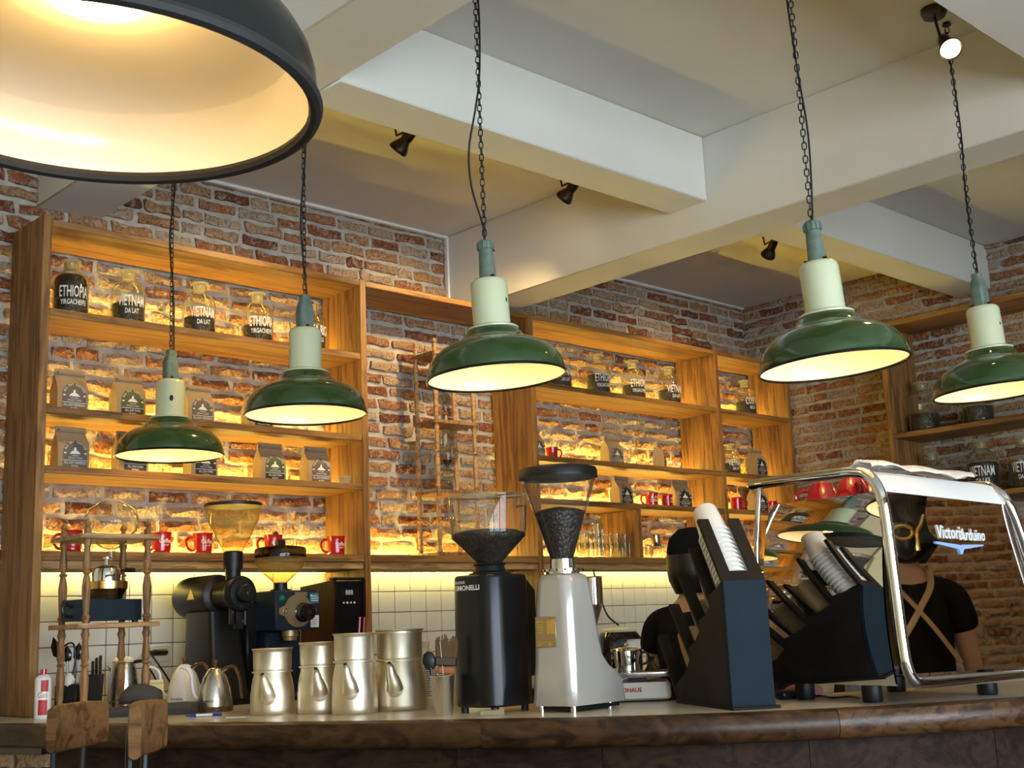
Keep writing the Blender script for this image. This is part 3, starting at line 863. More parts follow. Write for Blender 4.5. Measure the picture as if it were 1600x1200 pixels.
# ------------------------------------------------------------------ things on the shelves
JAR = [(0, .0), (.058, 0), (.066, .006), (.067, .02), (.067, .125), (.064, .142), (.054, .158), (.040, .168), (.031, .175), (.0275, .182), (.0275, .200), (.031, .204)]
JAR_ME = {}
def jar(loc, t1, t2, fill, label, rz=0.0, s=1.0, sx=1.0, shift=0.0, group=None):
    root = thing('bean_bottle', loc, rz, label, 'bottle', group)
    root.scale = (s * sx * 1.06, s * sx * 1.06, s * 1.15)
    if 'g' not in JAR_ME:
        JAR_ME['g'] = MB().lathe(JAR, 30).mesh('bottle', MAT['glass'], 60)
        JAR_ME['s'] = MB().lathe([(0, .18), (.023, .18), (.025, .205), (.036, .207), (.038, .211), (.036, .215), (.012, .217), (0, .217)], 24).mesh('stopper', MAT['glassfrost'], 60)
    obj('bottle', JAR_ME['g'], root)
    obj('stopper', JAR_ME['s'], root)
    if fill > 0:
        pr = [(0, .004), (.056, .004), (.063, .008)] + [(.0635, z) for z in (.02, min(.122, fill))]
        if fill > .125: pr += [(.060, .142), (.050, .155), (.02, .163), (0, .166)]
        else: pr += [(.055, fill + .004), (.03, fill + .007), (0, fill + .008)]
        MB().lathe(pr, 26).build('beans', MAT['beans'], root)
    if t1:
        mb = MB()
        R = .0682
        def wrap(z0):
            return lambda p: (R * math.sin(p[0] / R + shift), -R * math.cos(p[0] / R + shift), z0 + p[1])
        text_mb(mb, t1, .058, fn=wrap(.068), sx=.46, bold=.0004)
        mb.build('country_lettering', MAT['ink'], root, ang=0)
        if t2: text_mb(MB(), t2, .026, fn=wrap(.040), sx=.62, bold=.0003).build('farm_lettering', MAT['ink'], root, ang=0)
    return root
def on_shelf(x_px, y_px, Z, Y=4.73):
    p = onY(x_px, y_px, Y); return V((p.x, Y, Z + .0005))
Z2 = 2.60
for x, y, a, b, f, lb in [
    (110, 470, 'ETHIOPIA', 'YIRGACHEFFE', .15, 'glass stopper bottle filled to the shoulder with dark beans, lettered ETHIOPIA YIRGACHEFFE'),
    (200, 480, 'VIETNAM', 'DA LAT', .082, 'bean bottle lettered VIETNAM DA LAT standing beside the fullest bottle'),
    (311, 495, 'VIETNAM', 'DA LAT', .072, 'bean bottle lettered VIETNAM DA LAT between another DA LAT bottle and a YIRGACHEFFE bottle'),
    (402, 508, 'ETHIOPIA', 'YIRGACHEFFE', .075, 'half full bean bottle lettered ETHIOPIA YIRGACHEFFE between VIETNAM and COSTA RICA bottles'),
    (486, 520, 'COSTA RICA', 'TARRAZU', .075, 'half full bean bottle lettered COSTA RICA beside the shelf end, partly behind a lamp cap')]:
    jar(on_shelf(x, y, Z2), a, b, f, lb, shift=-.22)
Z2R = 2.59
for x, y, a, b, f, lb in [
    (873, 575, 'VIETNAM', 'DA LAT', .08, 'bean bottle half hidden behind a green lampshade on the glass unit top shelf'),
    (934, 585, 'ETHIOPIA', 'YIRGACHEFFE', .105, 'fuller bean bottle lettered ETHIOPIA on the shelf above the red mug and kraft bags'),
    (989, 595, 'ETHIOPIA', 'YIRGACHEFFE', .08, 'lower filled bean bottle lettered ETHIOPIA next to the VIETNAM one on the same shelf'),
    (1045, 603, 'VIETNAM', 'DA LAT', .085, 'bean bottle lettered VIETNAM against the upright of the glass unit')]:
    jar(on_shelf(x, y, Z2R), a, b, f, lb, shift=-.22)
jar(on_shelf(1165, 628, Z2R), 'COSTA', 'RICA', .085, 'bean bottle lettered COSTA in the narrow corner bay', shift=-.3)
jar(on_shelf(1141, 720, 2.19, 4.76), 'VIETNAM', 'DA LAT', .085, 'bean bottle squeezed against the upright beside the round flagon', s=.86, shift=-.3)

def wjar(x, y, Z, a, b, f, lb, s=1.15):
    p = onX(x, y, 6.80)
    jar((6.80, p.y, Z + .0005), a, b, f, lb, rz=-PI / 2 + .35, s=s)
wjar(1443, 640, Z_R2, None, None, .075, 'unlettered glass bottle of mixed brown beans by the side wall upright', 1.25)
wjar(1527, 630, Z_R2, None, None, .07, 'unlettered bean bottle mostly hidden behind a green lampshade', 1.25)
wjar(1458, 740, Z_R3, 'ETHIOPIA', None, .03, 'dim bean bottle behind the folded towel on the side wall shelf', 1.1)
wjar(1536, 730, Z_R3, 'VIETNAM', 'DA LAT', .12, 'dark full bean bottle lettered VIETNAM DA LAT on the dim side wall shelf', 1.25)
wjar(1600, 715, Z_R3, 'VIETNAM', 'DA LAT', .10, 'dark bean bottle beyond the fullest one, away from the upright of the side wall shelf', 1.2)

# round flagon behind a bag in the corner bay
fg = thing('flagon', on_shelf(1180, 735, 2.19, 4.762), 0, 'round glass flagon with a small ring handle behind the corner kraft bag', 'flagon')
MB().lathe([(0, 0), (.066, 0), (.083, .02), (.085, .07), (.076, .12), (.05, .15), (.022, .165), (.02, .19), (.026, .195)], 28).build('flask', MAT['amberglass'], fg)
MB().tube([(-.026 - .014 * math.cos(a), 0, .178 + .014 * math.sin(a)) for a in [2 * PI * i / 12 for i in range(12)]], .004, 6, closed=True).build('handle', MAT['amberglass'], fg)

# coffee bags
BW, BD, BH = .116, .066, .158
def yfront(z):
    t = z / BH
    if t < .5: return -BD / 2
    if t < .82: return -BD / 2 + (BD / 2 - .003) * ((t - .5) / .32) ** 1.3
    return -.003
def bag_meshes():
    secs = []
    for t in (0, .03, .25, .5, .6, .7, .82, .9, 1.0):
        z = t * BH; d = -yfront(z) * 2
        w = BW * (1 if t < .6 else 1 - .03 * (t - .6) / .4)
        if t == 0: w *= .96; d *= .94
        o = []
        n = 6
        for i in range(n): o.append((-w / 2 + w * i / (n - 1), -d / 2 - (.003 * math.sin(PI * i / (n - 1)) if .1 < t < .6 else 0), z))
        o.append((w / 2 - (.006 if .02 < t < .8 else 0), 0, z))
        for i in range(n): o.append((w / 2 - w * i / (n - 1), d / 2, z))
        o.append((-w / 2 + (.006 if .02 < t < .8 else 0), 0, z))
        secs.append(o)
    pouch = MB().loft(secs).mesh('pouch', MAT['kraft'], 50)
    tie = MB().box((0, -.0045, .868 * BH), (BW * .985, .002, .0022)).box((0, -.0045, .905 * BH), (BW * .985, .0016, .001)).mesh('seal_line', MAT['labelgrey'])
    dot = MB().lathe([(0, .0015), (.0035, .001), (.0035, -.001)], 10, m=T(-.046, -.004, .915 * BH) @ RX(PI / 2)).mesh('rivet', MAT['labelblack'])
    F = lambda x, z, e: (x, yfront(z) - .0034 - e, z)
    def sheet(poly_rows, e):
        """rows of (z, x0, x1)"""
        mb = MB(); vs = []; fs = []; n = 7
        for z, a, b in poly_rows:
            vs += [F(a + (b - a) * i / (n - 1), z, e) for i in range(n)]
        for j in range(len(poly_rows) - 1):
            for i in range(n - 1):
                fs.append((j * n + i, j * n + i + 1, (j + 1) * n + i + 1, (j + 1) * n + i))
        return mb.add(vs, fs)
    r = .044; zc = .062; cx = .004
    rows = [(.003, cx - r, cx + r), (.02, cx - r, cx + r), (.045, cx - r, cx + r), (zc, cx - r, cx + r)]
    for k in range(1, 9):
        a = PI / 2 * k / 8.05
        rows.append((zc + r * math.sin(a), cx - r * math.cos(a), cx + r * math.cos(a)))
    lab = sheet(rows, 0)
    low = sheet([(.003, cx - r, cx + r), (.015, cx - r, cx + r), (.030, cx - r, cx + r)], .0006)
    mt = MB(); poly = [(-.021, 0), (-.012, .010), (-.006, .0115), (-.004, .022), (.003, .024), (.004, .012), (.011, .010), (.021, 0)]
    vs = [F(cx + x, .055 + z, .0009) for x, z in poly]; mt.add(vs, [tuple(range(len(poly)))])
    mt.add([F(cx - r + .002, .055, .0009), F(cx - r + .010, .055, .0009), F(cx - r + .010, .060, .0009), F(cx - r + .002, .060, .0009)], [(0, 1, 2, 3)])
    mt.add([F(cx + r - .010, .055, .0009), F(cx + r - .002, .055, .0009), F(cx + r - .002, .060, .0009), F(cx + r - .010, .060, .0009)], [(0, 1, 2, 3)])
    mt.add([F(cx - r, .0305, .0009), F(cx + r, .0305, .0009), F(cx + r, .0322, .0009), F(cx - r, .0322, .0009)], [(0, 1, 2, 3)])
    def letters(l1, l2):
        mb = MB(); s = 'ALL DAY COFFEE'; R = .0345
        for i, ch in enumerate(s):
            if ch == ' ': continue
            a = PI * (.5 + .40 - .80 * i / (len(s) - 1))
            vs, fs = text_geo(ch, .012, sx=.75, bold=.0002)
            rot = a - PI / 2
            q = []
            for x, y, z in vs:
                u = x * math.cos(rot) - y * math.sin(rot); w = x * math.sin(rot) + y * math.cos(rot)
                q.append(F(cx + R * math.cos(a) + u, zc + R * math.sin(a) + w, .001))
            mb.add(q, fs)
        for tx, sz, z in (('VIETNAMESE', .0062, .0465), ('SPECIALTY COFFEE', .0075, .0375), (l1, .012, .0185), (l2, .011, .0065)):
            if tx: text_mb(mb, tx, sz, fn=lambda p, z=z: F(cx + p[0], z + p[1], .0012), sx=.8)
        return mb
    L1 = letters('ALL DAY ESPRESSO', 'BLEND').mesh('lettering', MAT['ink'], 0)
    L2 = letters('ALL DAY PHIN', 'BLEND').mesh('lettering', MAT['ink'], 0)
    return dict(pouch=pouch, tie=tie, dot=dot, lab_e=lab.mesh('label', MAT['labelgrey'], 50), lab_g=lab.mesh('label', MAT['labelgreen'], 50), lab_b=lab.mesh('label', MAT['labelblack'], 50),
                low_e=low.mesh('band', MAT['labelgrey'], 50), low_b=low.mesh('band', MAT['labelblack'], 50), mt=mt.mesh('mountain', MAT['ink'], 0), L1=L1, L2=L2)
BG = bag_meshes()
def bag(loc, kind, label, rz=0.0, s=1.0):
    s *= 1.09
    root = thing('coffee_bag', loc, rz, label, 'coffee bag')
    root.scale = (s, s, s)
    obj('pouch', BG['pouch'], root); obj('seal_line', BG['tie'], root); obj('rivet', BG['dot'], root)
    lb = obj('label', BG[{'e': 'lab_e', 'g': 'lab_g', 'b': 'lab_b'}[kind]], root)
    obj('band', BG['low_e' if kind == 'e' else 'low_b'], lb)
    obj('mountain', BG['mt'], lb)
    obj('lettering', BG['L1' if kind == 'e' else 'L2'], lb)
    return root
Z3, Z4, Z5 = 2.21, 1.98, 1.655
bag(on_shelf(108, 620, Z3, 4.70), 'e', 'kraft coffee bag with brown ESPRESSO label directly under the fullest bean bottle')
bag(on_shelf(199, 630, Z3, 4.70), 'g', 'kraft coffee bag with olive PHIN label on the brightly lit middle shelf')
bag(on_shelf(308, 640, Z3, 4.72), 'e', 'kraft coffee bag with brown label beside the cream neck of a lamp')
bag(on_shelf(402, 650, Z3, 4.72), 'g', 'kraft coffee bag mostly hidden behind the dark green lampshade', rz=.12)
bag(on_shelf(109, 715, Z4, 4.70), 'e', 'shaded kraft coffee bag with brown ESPRESSO label beside the end panel')
bag(on_shelf(203, 722, Z4, 4.70), 'g', 'shaded kraft coffee bag half covered by the chipped green lampshade')
bag(on_shelf(313, 735, Z4, 4.72), 'b', 'kraft coffee bag of which only the black label foot shows under the chipped lamp')
bag(on_shelf(421, 738, Z4, 4.70), 'g', 'kraft coffee bag with green band and black PHIN label')
bag(on_shelf(493, 742, Z4, 4.70), 'e', 'kraft coffee bag with dark arch label beside the small plastic cup')
Z3R, Z4R, Z5R = 2.19, 1.96, 1.637
bag(on_shelf(833, 700, Z3R, 4.74), 'e', 'kraft coffee bag edge peeping past the upright beside a red mug', rz=.2)
bag(on_shelf(956, 708, Z3R, 4.73), 'e', 'pale kraft coffee bag standing alone on the shelf above the red mugs', s=.98)
bag(on_shelf(1030, 717, Z3R, 4.73), 'g', 'kraft coffee bag turned sideways so its gusset shows', rz=.6, s=.95)
bag(on_shelf(971, 770, Z4R, 4.71), 'b', 'kraft coffee bag with black label turned towards the silver grinder', rz=.05, s=.98)
bag(on_shelf(1063, 778, Z4R, 4.70), 'b', 'dark kraft coffee bag with black label pushed up to red mugs', rz=-.15, s=1.0)
bag(on_shelf(1182, 725, Z3R, 4.633), 'b', 'kraft coffee bag with black PHIN label in front of the glass flagon', s=1.0)
bag(on_shelf(1164, 790, Z4R, 4.77), 'b', 'dark coffee bag next to a red mug in the corner bay', rz=-.1)
bag(on_shelf(1184, 792, Z4R, 4.66), 'b', 'dark coffee bag overlapping its neighbour in the corner bay', rz=-.05)

# red mugs
def mug_meshes():
    body = MB().lathe([(0, 0), (.036, 0), (.0385, .004), (.039, .02), (.0385, .05), (.040, .075), (.0425, .09), (.0405, .09), (.0385, .075), (.037, .05), (.0365, .01), (0, .008)], 30).mesh('cup', MAT['red'], 50)
    h = smooth_path([(-.036, 0, .074), (-.055, 0, .076), (-.068, 0, .06), (-.066, 0, .038), (-.052, 0, .022), (-.036, 0, .02)], 5)
    hd = MB().tube(h, .0055, 8).mesh('handle', MAT['red'])
    R = .0402
    def lt(rows):
        mb = MB()
        for t, sz, z, sh in rows:
            text_mb(mb, t, sz, fn=lambda p, z=z, sh=sh: (R * math.sin(p[0] / R + sh), -R * math.cos(p[0] / R + sh), z + p[1]), sx=.8, bold=.0003)
        return mb.mesh('lettering', MAT['ink'], 0)
    return body, hd, lt([('Coffee', .026, .045, .55), ('ALL DAY', .008, .034, .6)]), lt([('ALL DAY', .016, .055, .2), ('COFFEE', .020, .032, .2)])
MG = mug_meshes()
def mug(loc, label, rz=0.0, kind=0, s=1.0):
    root = thing('mug', loc, rz, label, 'mug')
    root.scale = (s, s, s)
    obj('cup', MG[0], root); obj('handle', MG[1], root); obj('lettering', MG[2 + kind], root)
    return root
hz = -.55
mug(on_shelf(112, 850, Z5, 4.72), 'red mug behind the posts of the turned wooden siphon rack', hz)
mug(on_shelf(252, 850, Z5, 4.72), 'red mug with white script just clear of the siphon rack top', hz)
mug(on_shelf(317, 852, Z5, 4.72), 'red mug with white Coffee script beside the tall clear grinder hopper', hz)
mug(on_shelf(427, 854, Z5, 4.72), 'red mug with white lettering above the smoked grinder hopper', hz)
mug(on_shelf(525, 855, Z5, 4.72), 'red mug against the oak upright above the water boiler', hz)
mug(on_shelf(862, 700, Z3R, 4.74), 'small red mug on the shelf next to the wide oak upright', 2.6, 1, .82)
mug(on_shelf(1018, 778, Z4R, 4.72), 'red mug lettered ALL DAY COFFEE between a kraft bag and a darker mug', hz, 1, .95)
mug(on_shelf(1042, 780, Z4R, 4.70), 'dark red mug tucked beside the lettered red mug', hz + .8, 1, .86)
mug(on_shelf(1151, 787, Z4R, 4.70), 'red mug with white Coffee script in the corner bay', 2.4, 0, .98)
mug(on_shelf(1205, 785, Z4R, 4.72), 'red mug seen just over the espresso machine rail', 2.4, 1, .9)

# small plastic cup
cu = thing('sample_cup', on_shelf(538, 750, Z4, 4.66), 0, 'small clear plastic sample cup beside a kraft bag', 'cup')
MB().lathe([(0, 0), (.026, 0), (.032, .034), (.034, .034), (.033, .037), (.030, .034), (.0245, .002), (0, .002)], 22).build('cup', MAT['glassfrost'], cu)
# dark little jug behind a mug
jg = thing('milk_jug', on_shelf(431, 846, Z5, 4.815), 0, 'tiny dark metal jug behind a red mug', 'jug')
MB().lathe([(0, 0), (.02, 0), (.022, .05), (.014, .085), (.012, .11), (0, .118)], 16).build('body', MAT['bronze'], jg)
MB().tube([(.02, 0, .03), (.034, 0, .05), (.014, 0, .09)], .003, 6).build('handle', MAT['bronze'], jg)

# drinking glasses
TUM = MB().lathe([(0, .004), (.028, .003), (.031, 0), (.033, .004), (.037, .08), (.0375, .085), (.035, .084), (.031, .01), (0, .009)], 20).mesh('tumbler', MAT['glass'], 50)
RIB = MB().box((0, 0, 0), (.1, .1, .1)).mesh('x')
bpy.data.meshes.remove(RIB)
def tumbler(loc, label, s=1.0):
    root = thing('drinking_glass', loc, 0, label, 'glass', 'stacked drinking glasses')
    root.scale = (s, s, s)
    obj('tumbler', TUM, root)
    mb = MB()
    for k in range(9):
        a = 2 * PI * k / 9
        mb.tube([(.0335 * math.cos(a), .0335 * math.sin(a), .006), (.0368 * math.cos(a), .0368 * math.sin(a), .055)], .0022, 4)
    mb.build('flute', MAT['glass'], root)
GL = 'clear fluted drinking glass stacked in the compartment beside the oak divider'
for x, Y, n in ((912, 4.70, 2), (934, 4.68, 3), (948, 4.76, 2), (963, 4.66, 2), (976, 4.70, 2)):
    b = on_shelf(x, 868, 1.6552, Y)
    for k in range(n):
        tumbler((b.x, b.y, b.z + .052 * k), GL)
GL2 = 'small clear glass standing on the far side of the oak divider, beside the steel shaker'
for x, Y in ((1012, 4.76), (1046, 4.72), (1057, 4.76)):
    b = on_shelf(x, 868, 1.6552, Y)
    tumbler(b, GL2, .95)
sk = thing('sugar_shaker', on_shelf(1026, 868, 1.6552, 4.70), 0, 'glass shaker with a tall steel cap beside the oak divider', 'shaker')
MB().lathe([(0, 0), (.032, 0), (.034, .01), (.034, .07), (.028, .085)], 22).build('jar', MAT['glass'], sk)
MB().lathe([(.029, .078), (.030, .08), (.027, .14), (.02, .146), (0, .147)], 22).build('cap', MAT['steel2'], sk)

# ------------------------------------------------------------------ turned wooden racks
def turned_post(mb, x, y, z0, z1, r=.012, knots=(), seg=12):
    pr = [(0, z0)]
    zs = [z0] + list(knots) + [z1]
    for a, b in zip(zs, zs[1:]):
        h = b - a
        pr += [(r * .95, a), (r * .95, a + .02), (r * 1.35, a + .03), (r * .8, a + .042), (r * 1.0, a + .06), (r * 1.28, a + h * .42), (r * .95, a + h * .52), (r * .70, a + h * .55), (r * 1.3, a + h * .57), (r * .70, a + h * .60), (r * 1.2, a + h * .64), (r * .82, b - .05), (r * 1.25, b - .03), (r * .95, b - .02), (r * .95, b)]
    pr.append((0, z1))
    mb.lathe(pr, seg, m=T(x, y, 0))
def finial(mb, x, y, z, r=.012):
    mb.lathe([(0, z), (r, z), (r * 1.1, z + .016), (r * .5, z + .024), (r * 1.15, z + .034), (r * .9, z + .042), (r * .3, z + .05), (0, z + .056)], 12, m=T(x, y, 0))
def rack(name, x0, x1, y0, y1, zb, plates, ztop, label, cat, mat_post, mat_plate, over=.035, r=.012, base=True):
    root = thing(name, ((x0 + x1) / 2, (y0 + y1) / 2, zb), 0, label, cat)
    cx, cy = (x0 + x1) / 2, (y0 + y1) / 2
    w, d = x1 - x0, y1 - y0
    for sx in (-1, 1):
        for sy in (-1, 1):
            mb = MB(); turned_post(mb, sx * w / 2, sy * d / 2, 0, ztop - zb, r, [p - zb for p in plates if 0.05 < p - zb < ztop - zb - .05])
            o = mb.build('post', mat_post, root)
            fb = MB(); finial(fb, sx * w / 2, sy * d / 2, ztop - zb, r); fb.build('finial', mat_post, o)
    for p in plates:
        mb = MB(); mb.prism(rrect(w + 2 * over, d + 2 * over, .02, 4), p - zb - .008, p - zb + .008)
        # round opening marked by a turned ring
        o = mb.build('plate', mat_plate, root)
    return root
# siphon rack on the bar
fx = onY(134, 960, 4.27).x; fx1 = onY(229, 960, 4.27).x; fy1 = onX(97, 960, fx).y
fy1 = min(fy1, 4.56)
zt_ = onY(134, 838, 4.27).z; zm_ = onY(134, 978, 4.27).z
rk = rack('siphon_rack', fx, fx1, 4.27, fy1, CT, [zm_, zt_], zt_ + .012, 'turned wooden siphon rack with round-posted tiers on the bar end', 'rack', MAT['turned'], MAT['paletop'], over=.04, r=.0125)
rcx, rcy = (fx + fx1) / 2, (4.27 + fy1) / 2
gb = thing('siphon_globe', (rcx + .02, rcy, zt_ + .008), 0, 'clear glass siphon globe resting in the top plate of the wooden rack', 'glass globe')
MB().lathe([(.03, .135), (.045, .13), (.085, .105), (.102, .06), (.098, .03), (.07, -.0), (.04, -.0), (0.0, 0.0)], 28).build('globe', MAT['glass'], gb)
MB().lathe([(0, -.0175), (.06, -.0175), (.045, -.035), (.016, -.046), (.012, -.085), (.0, -.086)], 22).build('stem', MAT['glass'], gb)
br = thing('beam_heater', (rcx, rcy - .01, zm_ + .0085), .25, 'black box burner with brass ring and chrome siphon base', 'heater')
MB().prism([(-.15, -.055), (.12, -.055), (.15, -.02), (.15, .055), (-.15, .055)], .010, .085).build('housing', MAT['bluegrey'], br)
for sx in (-.11, .11): MB().cyl((sx, -.03, 0), (sx, -.03, .011), .012, 10).build('foot', MAT['black'], br)
MB().tube(smooth_path([(-.15, 0, .025), (-.18, 0, .03), (-.19, 0, .055), (-.175, 0, .07), (-.15, 0, .06)], 4), .006, 6).build('knob_loop', MAT['black'], br)
MB().lathe([(0, .0855), (.05, .0855), (.06, .09), (.062, .10), (.072, .118), (.075, .122), (.06, .122), (0, .12)], 26).build('glass_bowl', MAT['smoke'], br)
MB().lathe([(.0, .123), (.076, .123), (.077, .15), (.074, .151), (.0, .151)], 30).build('brass_ring', MAT['brass'], br)
MB().lathe([(.052, .1515), (.053, .18), (.047, .198), (.03, .208), (.010, .212), (.008, .232), (.016, .234), (.016, .240), (0, .241)], 26).build('chrome_dome', MAT['chrome'], br)
MB().tube([(.045, 0, .19), (.085, -.005, .193)], .004, 6).tube([(.085, -.005, .193), (.12, -.01, .195)], .009, 8).build('lever', MAT['black'], br)

# cold drip tower in the open bay
tx = onY(683, 700, 4.66).x; tx1 = onY(742, 700, 4.66).x
tw = rack('cold_drip_tower', tx, tx1, 4.66, 4.81, 1.6555, [1.668, onY(683, 768, 4.66).z, onY(683, 658, 4.66).z, onY(683, 552, 4.66).z], onY(683, 550, 4.66).z + .02, 'slender turned wooden cold drip coffee tower against the brick', 'coffee tower', MAT['paletop'], MAT['turned'], over=.02, r=.011)
tcx, tcy = (tx + tx1) / 2, 4.735
lz = [onY(683, 768, 4.66).z, onY(683, 658, 4.66).z]
tg = thing('drip_glassware', (tcx, tcy, 1.677), 0, 'glass flask, coil and chamber standing inside the cold drip tower', 'glassware')
MB().lathe([(0, 0), (.06, 0), (.075, .02), (.07, .05), (.04, .10), (.02, .13), (.02, .17), (.026, .175)], 24).build('flask', MAT['glass'], tg)
z0 = lz[0] - 1.677 + .0095
mb = MB()
coil = [(.03 * math.cos(a), .03 * math.sin(a), z0 + .006 + a * .004) for a in [i * .5 for i in range(60)]]
mb.tube(coil, .005, 6).build('coil', MAT['glass'], tg)
MB().lathe([(.032, z0 + .16), (.034, z0 + .17), (.034, lz[1] - 1.677 - .02), (.03, lz[1] - 1.677 - .012)], 20).build('chamber', MAT['glass'], tg)
MB().lathe([(0, z0 + .128), (.006, z0 + .128), (.008, z0 + .145), (.02, z0 + .15), (.024, z0 + .165), (0, z0 + .166)], 14).build('tap', MAT['bronze'], tg)
MB().lathe([(0, lz[1] - 1.677 + .009), (.012, lz[1] - 1.677 + .009), (.012, lz[1] - 1.677 + .05), (.02, lz[1] - 1.677 + .055), (0, lz[1] - 1.677 + .07)], 14).build('valve', MAT['dullbrass'], tg)
# ------------------------------------------------------------------ things on the back bench
def away(p, d):
    h = V((p.x, p.y, 0)).normalized(); return V((p.x + h.x * d, p.y + h.y * d, p.z))

# tall shop grinder with a clear cone hopper
ek = thing('shop_grinder', (2.606, 4.45, CT), 0, 'tall black shop grinder with clear cone hopper and dial facing the bar', 'coffee grinder')
za = .424                                          # drum axis above bench
RXm = RX(PI / 2)                                   # lathe axis +Z -> -Y
def yl(prof, m=None, seg=32): return MB(T(0, 0, za) @ RXm).lathe(prof, seg)
yl([(0, -.27), (.060, -.27), (.083, -.25), (.086, -.22), (.086, -.03), (.080, .0), (.060, .012), (0, .012)]).build('motor_drum', MAT['black'], ek)
yl([(.058, .01), (.056, .12), (.066, .125), (.070, .135), (.070, .150), (.064, .158), (0, .158)]).build('grind_head', MAT['black'], ek)
d = yl([(.0, .159), (.058, .159), (.058, .166), (.036, .168), (.036, .196), (.030, .202), (0, .202)]).build('dial', MAT['black'], ek)
mb = MB(T(0, 0, za) @ RXm)
for k in range(28):
    a = 2 * PI * k / 28
    mb.box((0, 0, 0), (.010, .0016, .0012), m=T(.0505 * math.cos(a), .0505 * math.sin(a), .1665) @ RZ(a))
mb.build('tick_marks', MAT['steel2'], d)
yl([(0, .2022), (.009, .2022), (.008, .2055), (0, .206)], seg=14).build('dial_screw', MAT['steel2'], d)
mb = MB()
sec = []
for z, w, y0, y1 in ((0, .21, -.14, .19), (.02, .21, -.14, .19), (.03, .17, -.09, .18), (.20, .145, -.05, .17), (.36, .135, -.03, .17)):
    sec.append([(x, y, z) for x, y in rrect(w, y1 - y0, .02, 3, 0, (y0 + y1) / 2)])
mb.loft(sec).build('pedestal', MAT['black'], ek)
MB().cyl((.0, -.09, za + .055), (.0, -.09, za + .135), .031, 20).lathe([(.039, za + .10), (.039, za + .165), (.033, za + .17), (0, za + .17)], 22, m=T(0, -.09, 0)).build('throat', MAT['black'], ek)
hp = MB().lathe([(.038, za + .168), (.045, za + .182), (.075, za + .235), (.100, za + .29), (.112, za + .345), (.1125, za + .352), (.109, za + .35)], 40, m=T(0, -.09, 0)).build('hopper', MAT['amberglass'], ek, ang=60)
MB().lathe([(0, za + .362), (.108, za + .362), (.1145, za + .358), (.1145, za + .347), (.108, za + .347), (0, za + .354)], 40, m=T(0, -.09, 0)).build('lid', MAT['black'], ek)
MB().box((.0, -.13, za - .09), (.035, .03, .10), bev=.004).box((-.03, -.13, za - .085), (.018, .02, .07), bev=.004).cyl((.03, -.13, za - .05), (.03, -.13, za - .12), .007, 8).build('bag_clamp', MAT['black'], ek)
MB().lathe([(0, 0), (.006, 0)], 6).box((-.03, -.142, za - .07), (.008, .004, .008)).box((.012, -.146, za - .105), (.010, .003, .010)).build('clamp_screw', MAT['steel2'], ek)
tr = MB(); tr.add([(-.0868, .12, za - .012), (-.0868, .06, za - .012), (-.0850, .09, za + .030)], [(0, 1, 2)]); tr.build('badge', MAT['dullbrass'], ek)

# boxy grinder with smoked bowl hopper
g2 = thing('box_grinder', (2.868, 4.42, CT), 0, 'dark boxy grinder with smoked bowl hopper and brass-backed adjusting knob', 'coffee grinder')
MB().box((0, 0, .355), (.208, .24, .158), bev=.004).build('housing', MAT['bluegrey'], g2)
MB().box((0, .06, .14), (.17, .16, .275), bev=.01).box((0, -.02, .012), (.21, .24, .024), bev=.008).build('stand', MAT['bluegrey'], g2)
MB().box((-.124, .12, .20), (.06, .20, .40), bev=.01).build('rear_casing', MAT['blacksat'], g2)
yf = -.1205
pl = MB(T(0, yf, .352) @ RXm)
outl = [(.066 * math.cos(a), .066 * math.sin(a)) for a in [2 * PI * i / 36 for i in range(36)]]
outl = [(x * (1.38 if abs(y) < .014 and x < 0 else 1), y) for x, y in outl]
pl.prism(outl, 0, .006).build('brass_plate', MAT['dullbrass'], g2)
kn = MB(T(.022, yf - .006, .345) @ RXm).lathe([(.040, 0), (.040, .004), (.034, .006), (.036, .040), (.032, .046), (0, .046)], 26).build('adjusting_knob', MAT['blackgloss'], g2)
text_mb(MB(), '10', .022, m=T(.022, yf - .0525, .337) @ RX(PI / 2)).build('numerals', MAT['steel2'], kn, ang=0)
for x in (-.062, .078):
    MB(T(x, yf - .006, .352) @ RXm).lathe([(.007, 0), (.010, 0), (.010, .004), (.007, .004)], 14, closed=True).build('bolt_ring', MAT['steel2'], g2)
MB(T(-.072, yf, .402) @ RXm).lathe([(0, .010), (.009, .008), (.012, .003), (.014, 0)], 16).build('pilot_light', MAT['greenlens'], g2)
MB().box((.018, yf - .001, .418), (.060, .002, .018), bev=.0008).build('name_plate', MAT['dullbrass'], g2)
st = MB().box((.082, yf - .0006, .402), (.042, .0012, .040)).build('sticker', MAT['tealsticker'], g2)
mb = MB()
for k, w in enumerate((.024, .034, .030)): mb.box((.084, yf - .0016, .410 - .009 * k), (w, .0006, .003))
mb.box((.067, yf - .0016, .412), (.007, .0006, .008)).build('sticker_print', MAT['ink'], st)
nt_ = MB().box((.083, yf - .0006, .308), (.040, .0012, .048)).build('note', MAT['paper'], g2)
mb = MB()
for k, w in enumerate((.010, .026, .024, .028)): mb.box((.083 - .002 * k, yf - .0016, .324 - .009 * k), (w, .0006, .0016))
mb.build('handwriting', MAT['inkdark'], nt_)
MB().lathe([(0, .235), (.028, .235), (.030, .25), (.034, .252), (.034, .276), (0, .276)], 24, m=T(-.005, -.07, 0)).build('spout', MAT['dullbrass'], g2)
hx = -.015
MB().lathe([(.042, .434), (.042, .442), (.028, .444), (.028, .470), (0, .470)], 24, m=T(hx, -.02, 0)).build('hopper_collar', MAT['black'], g2)
MB().lathe([(.028, .470), (.045, .485), (.085, .520), (.103, .555), (.105, .572)], 36, m=T(hx, -.02, 0)).build('hopper', MAT['amberglass'], g2, ang=60)
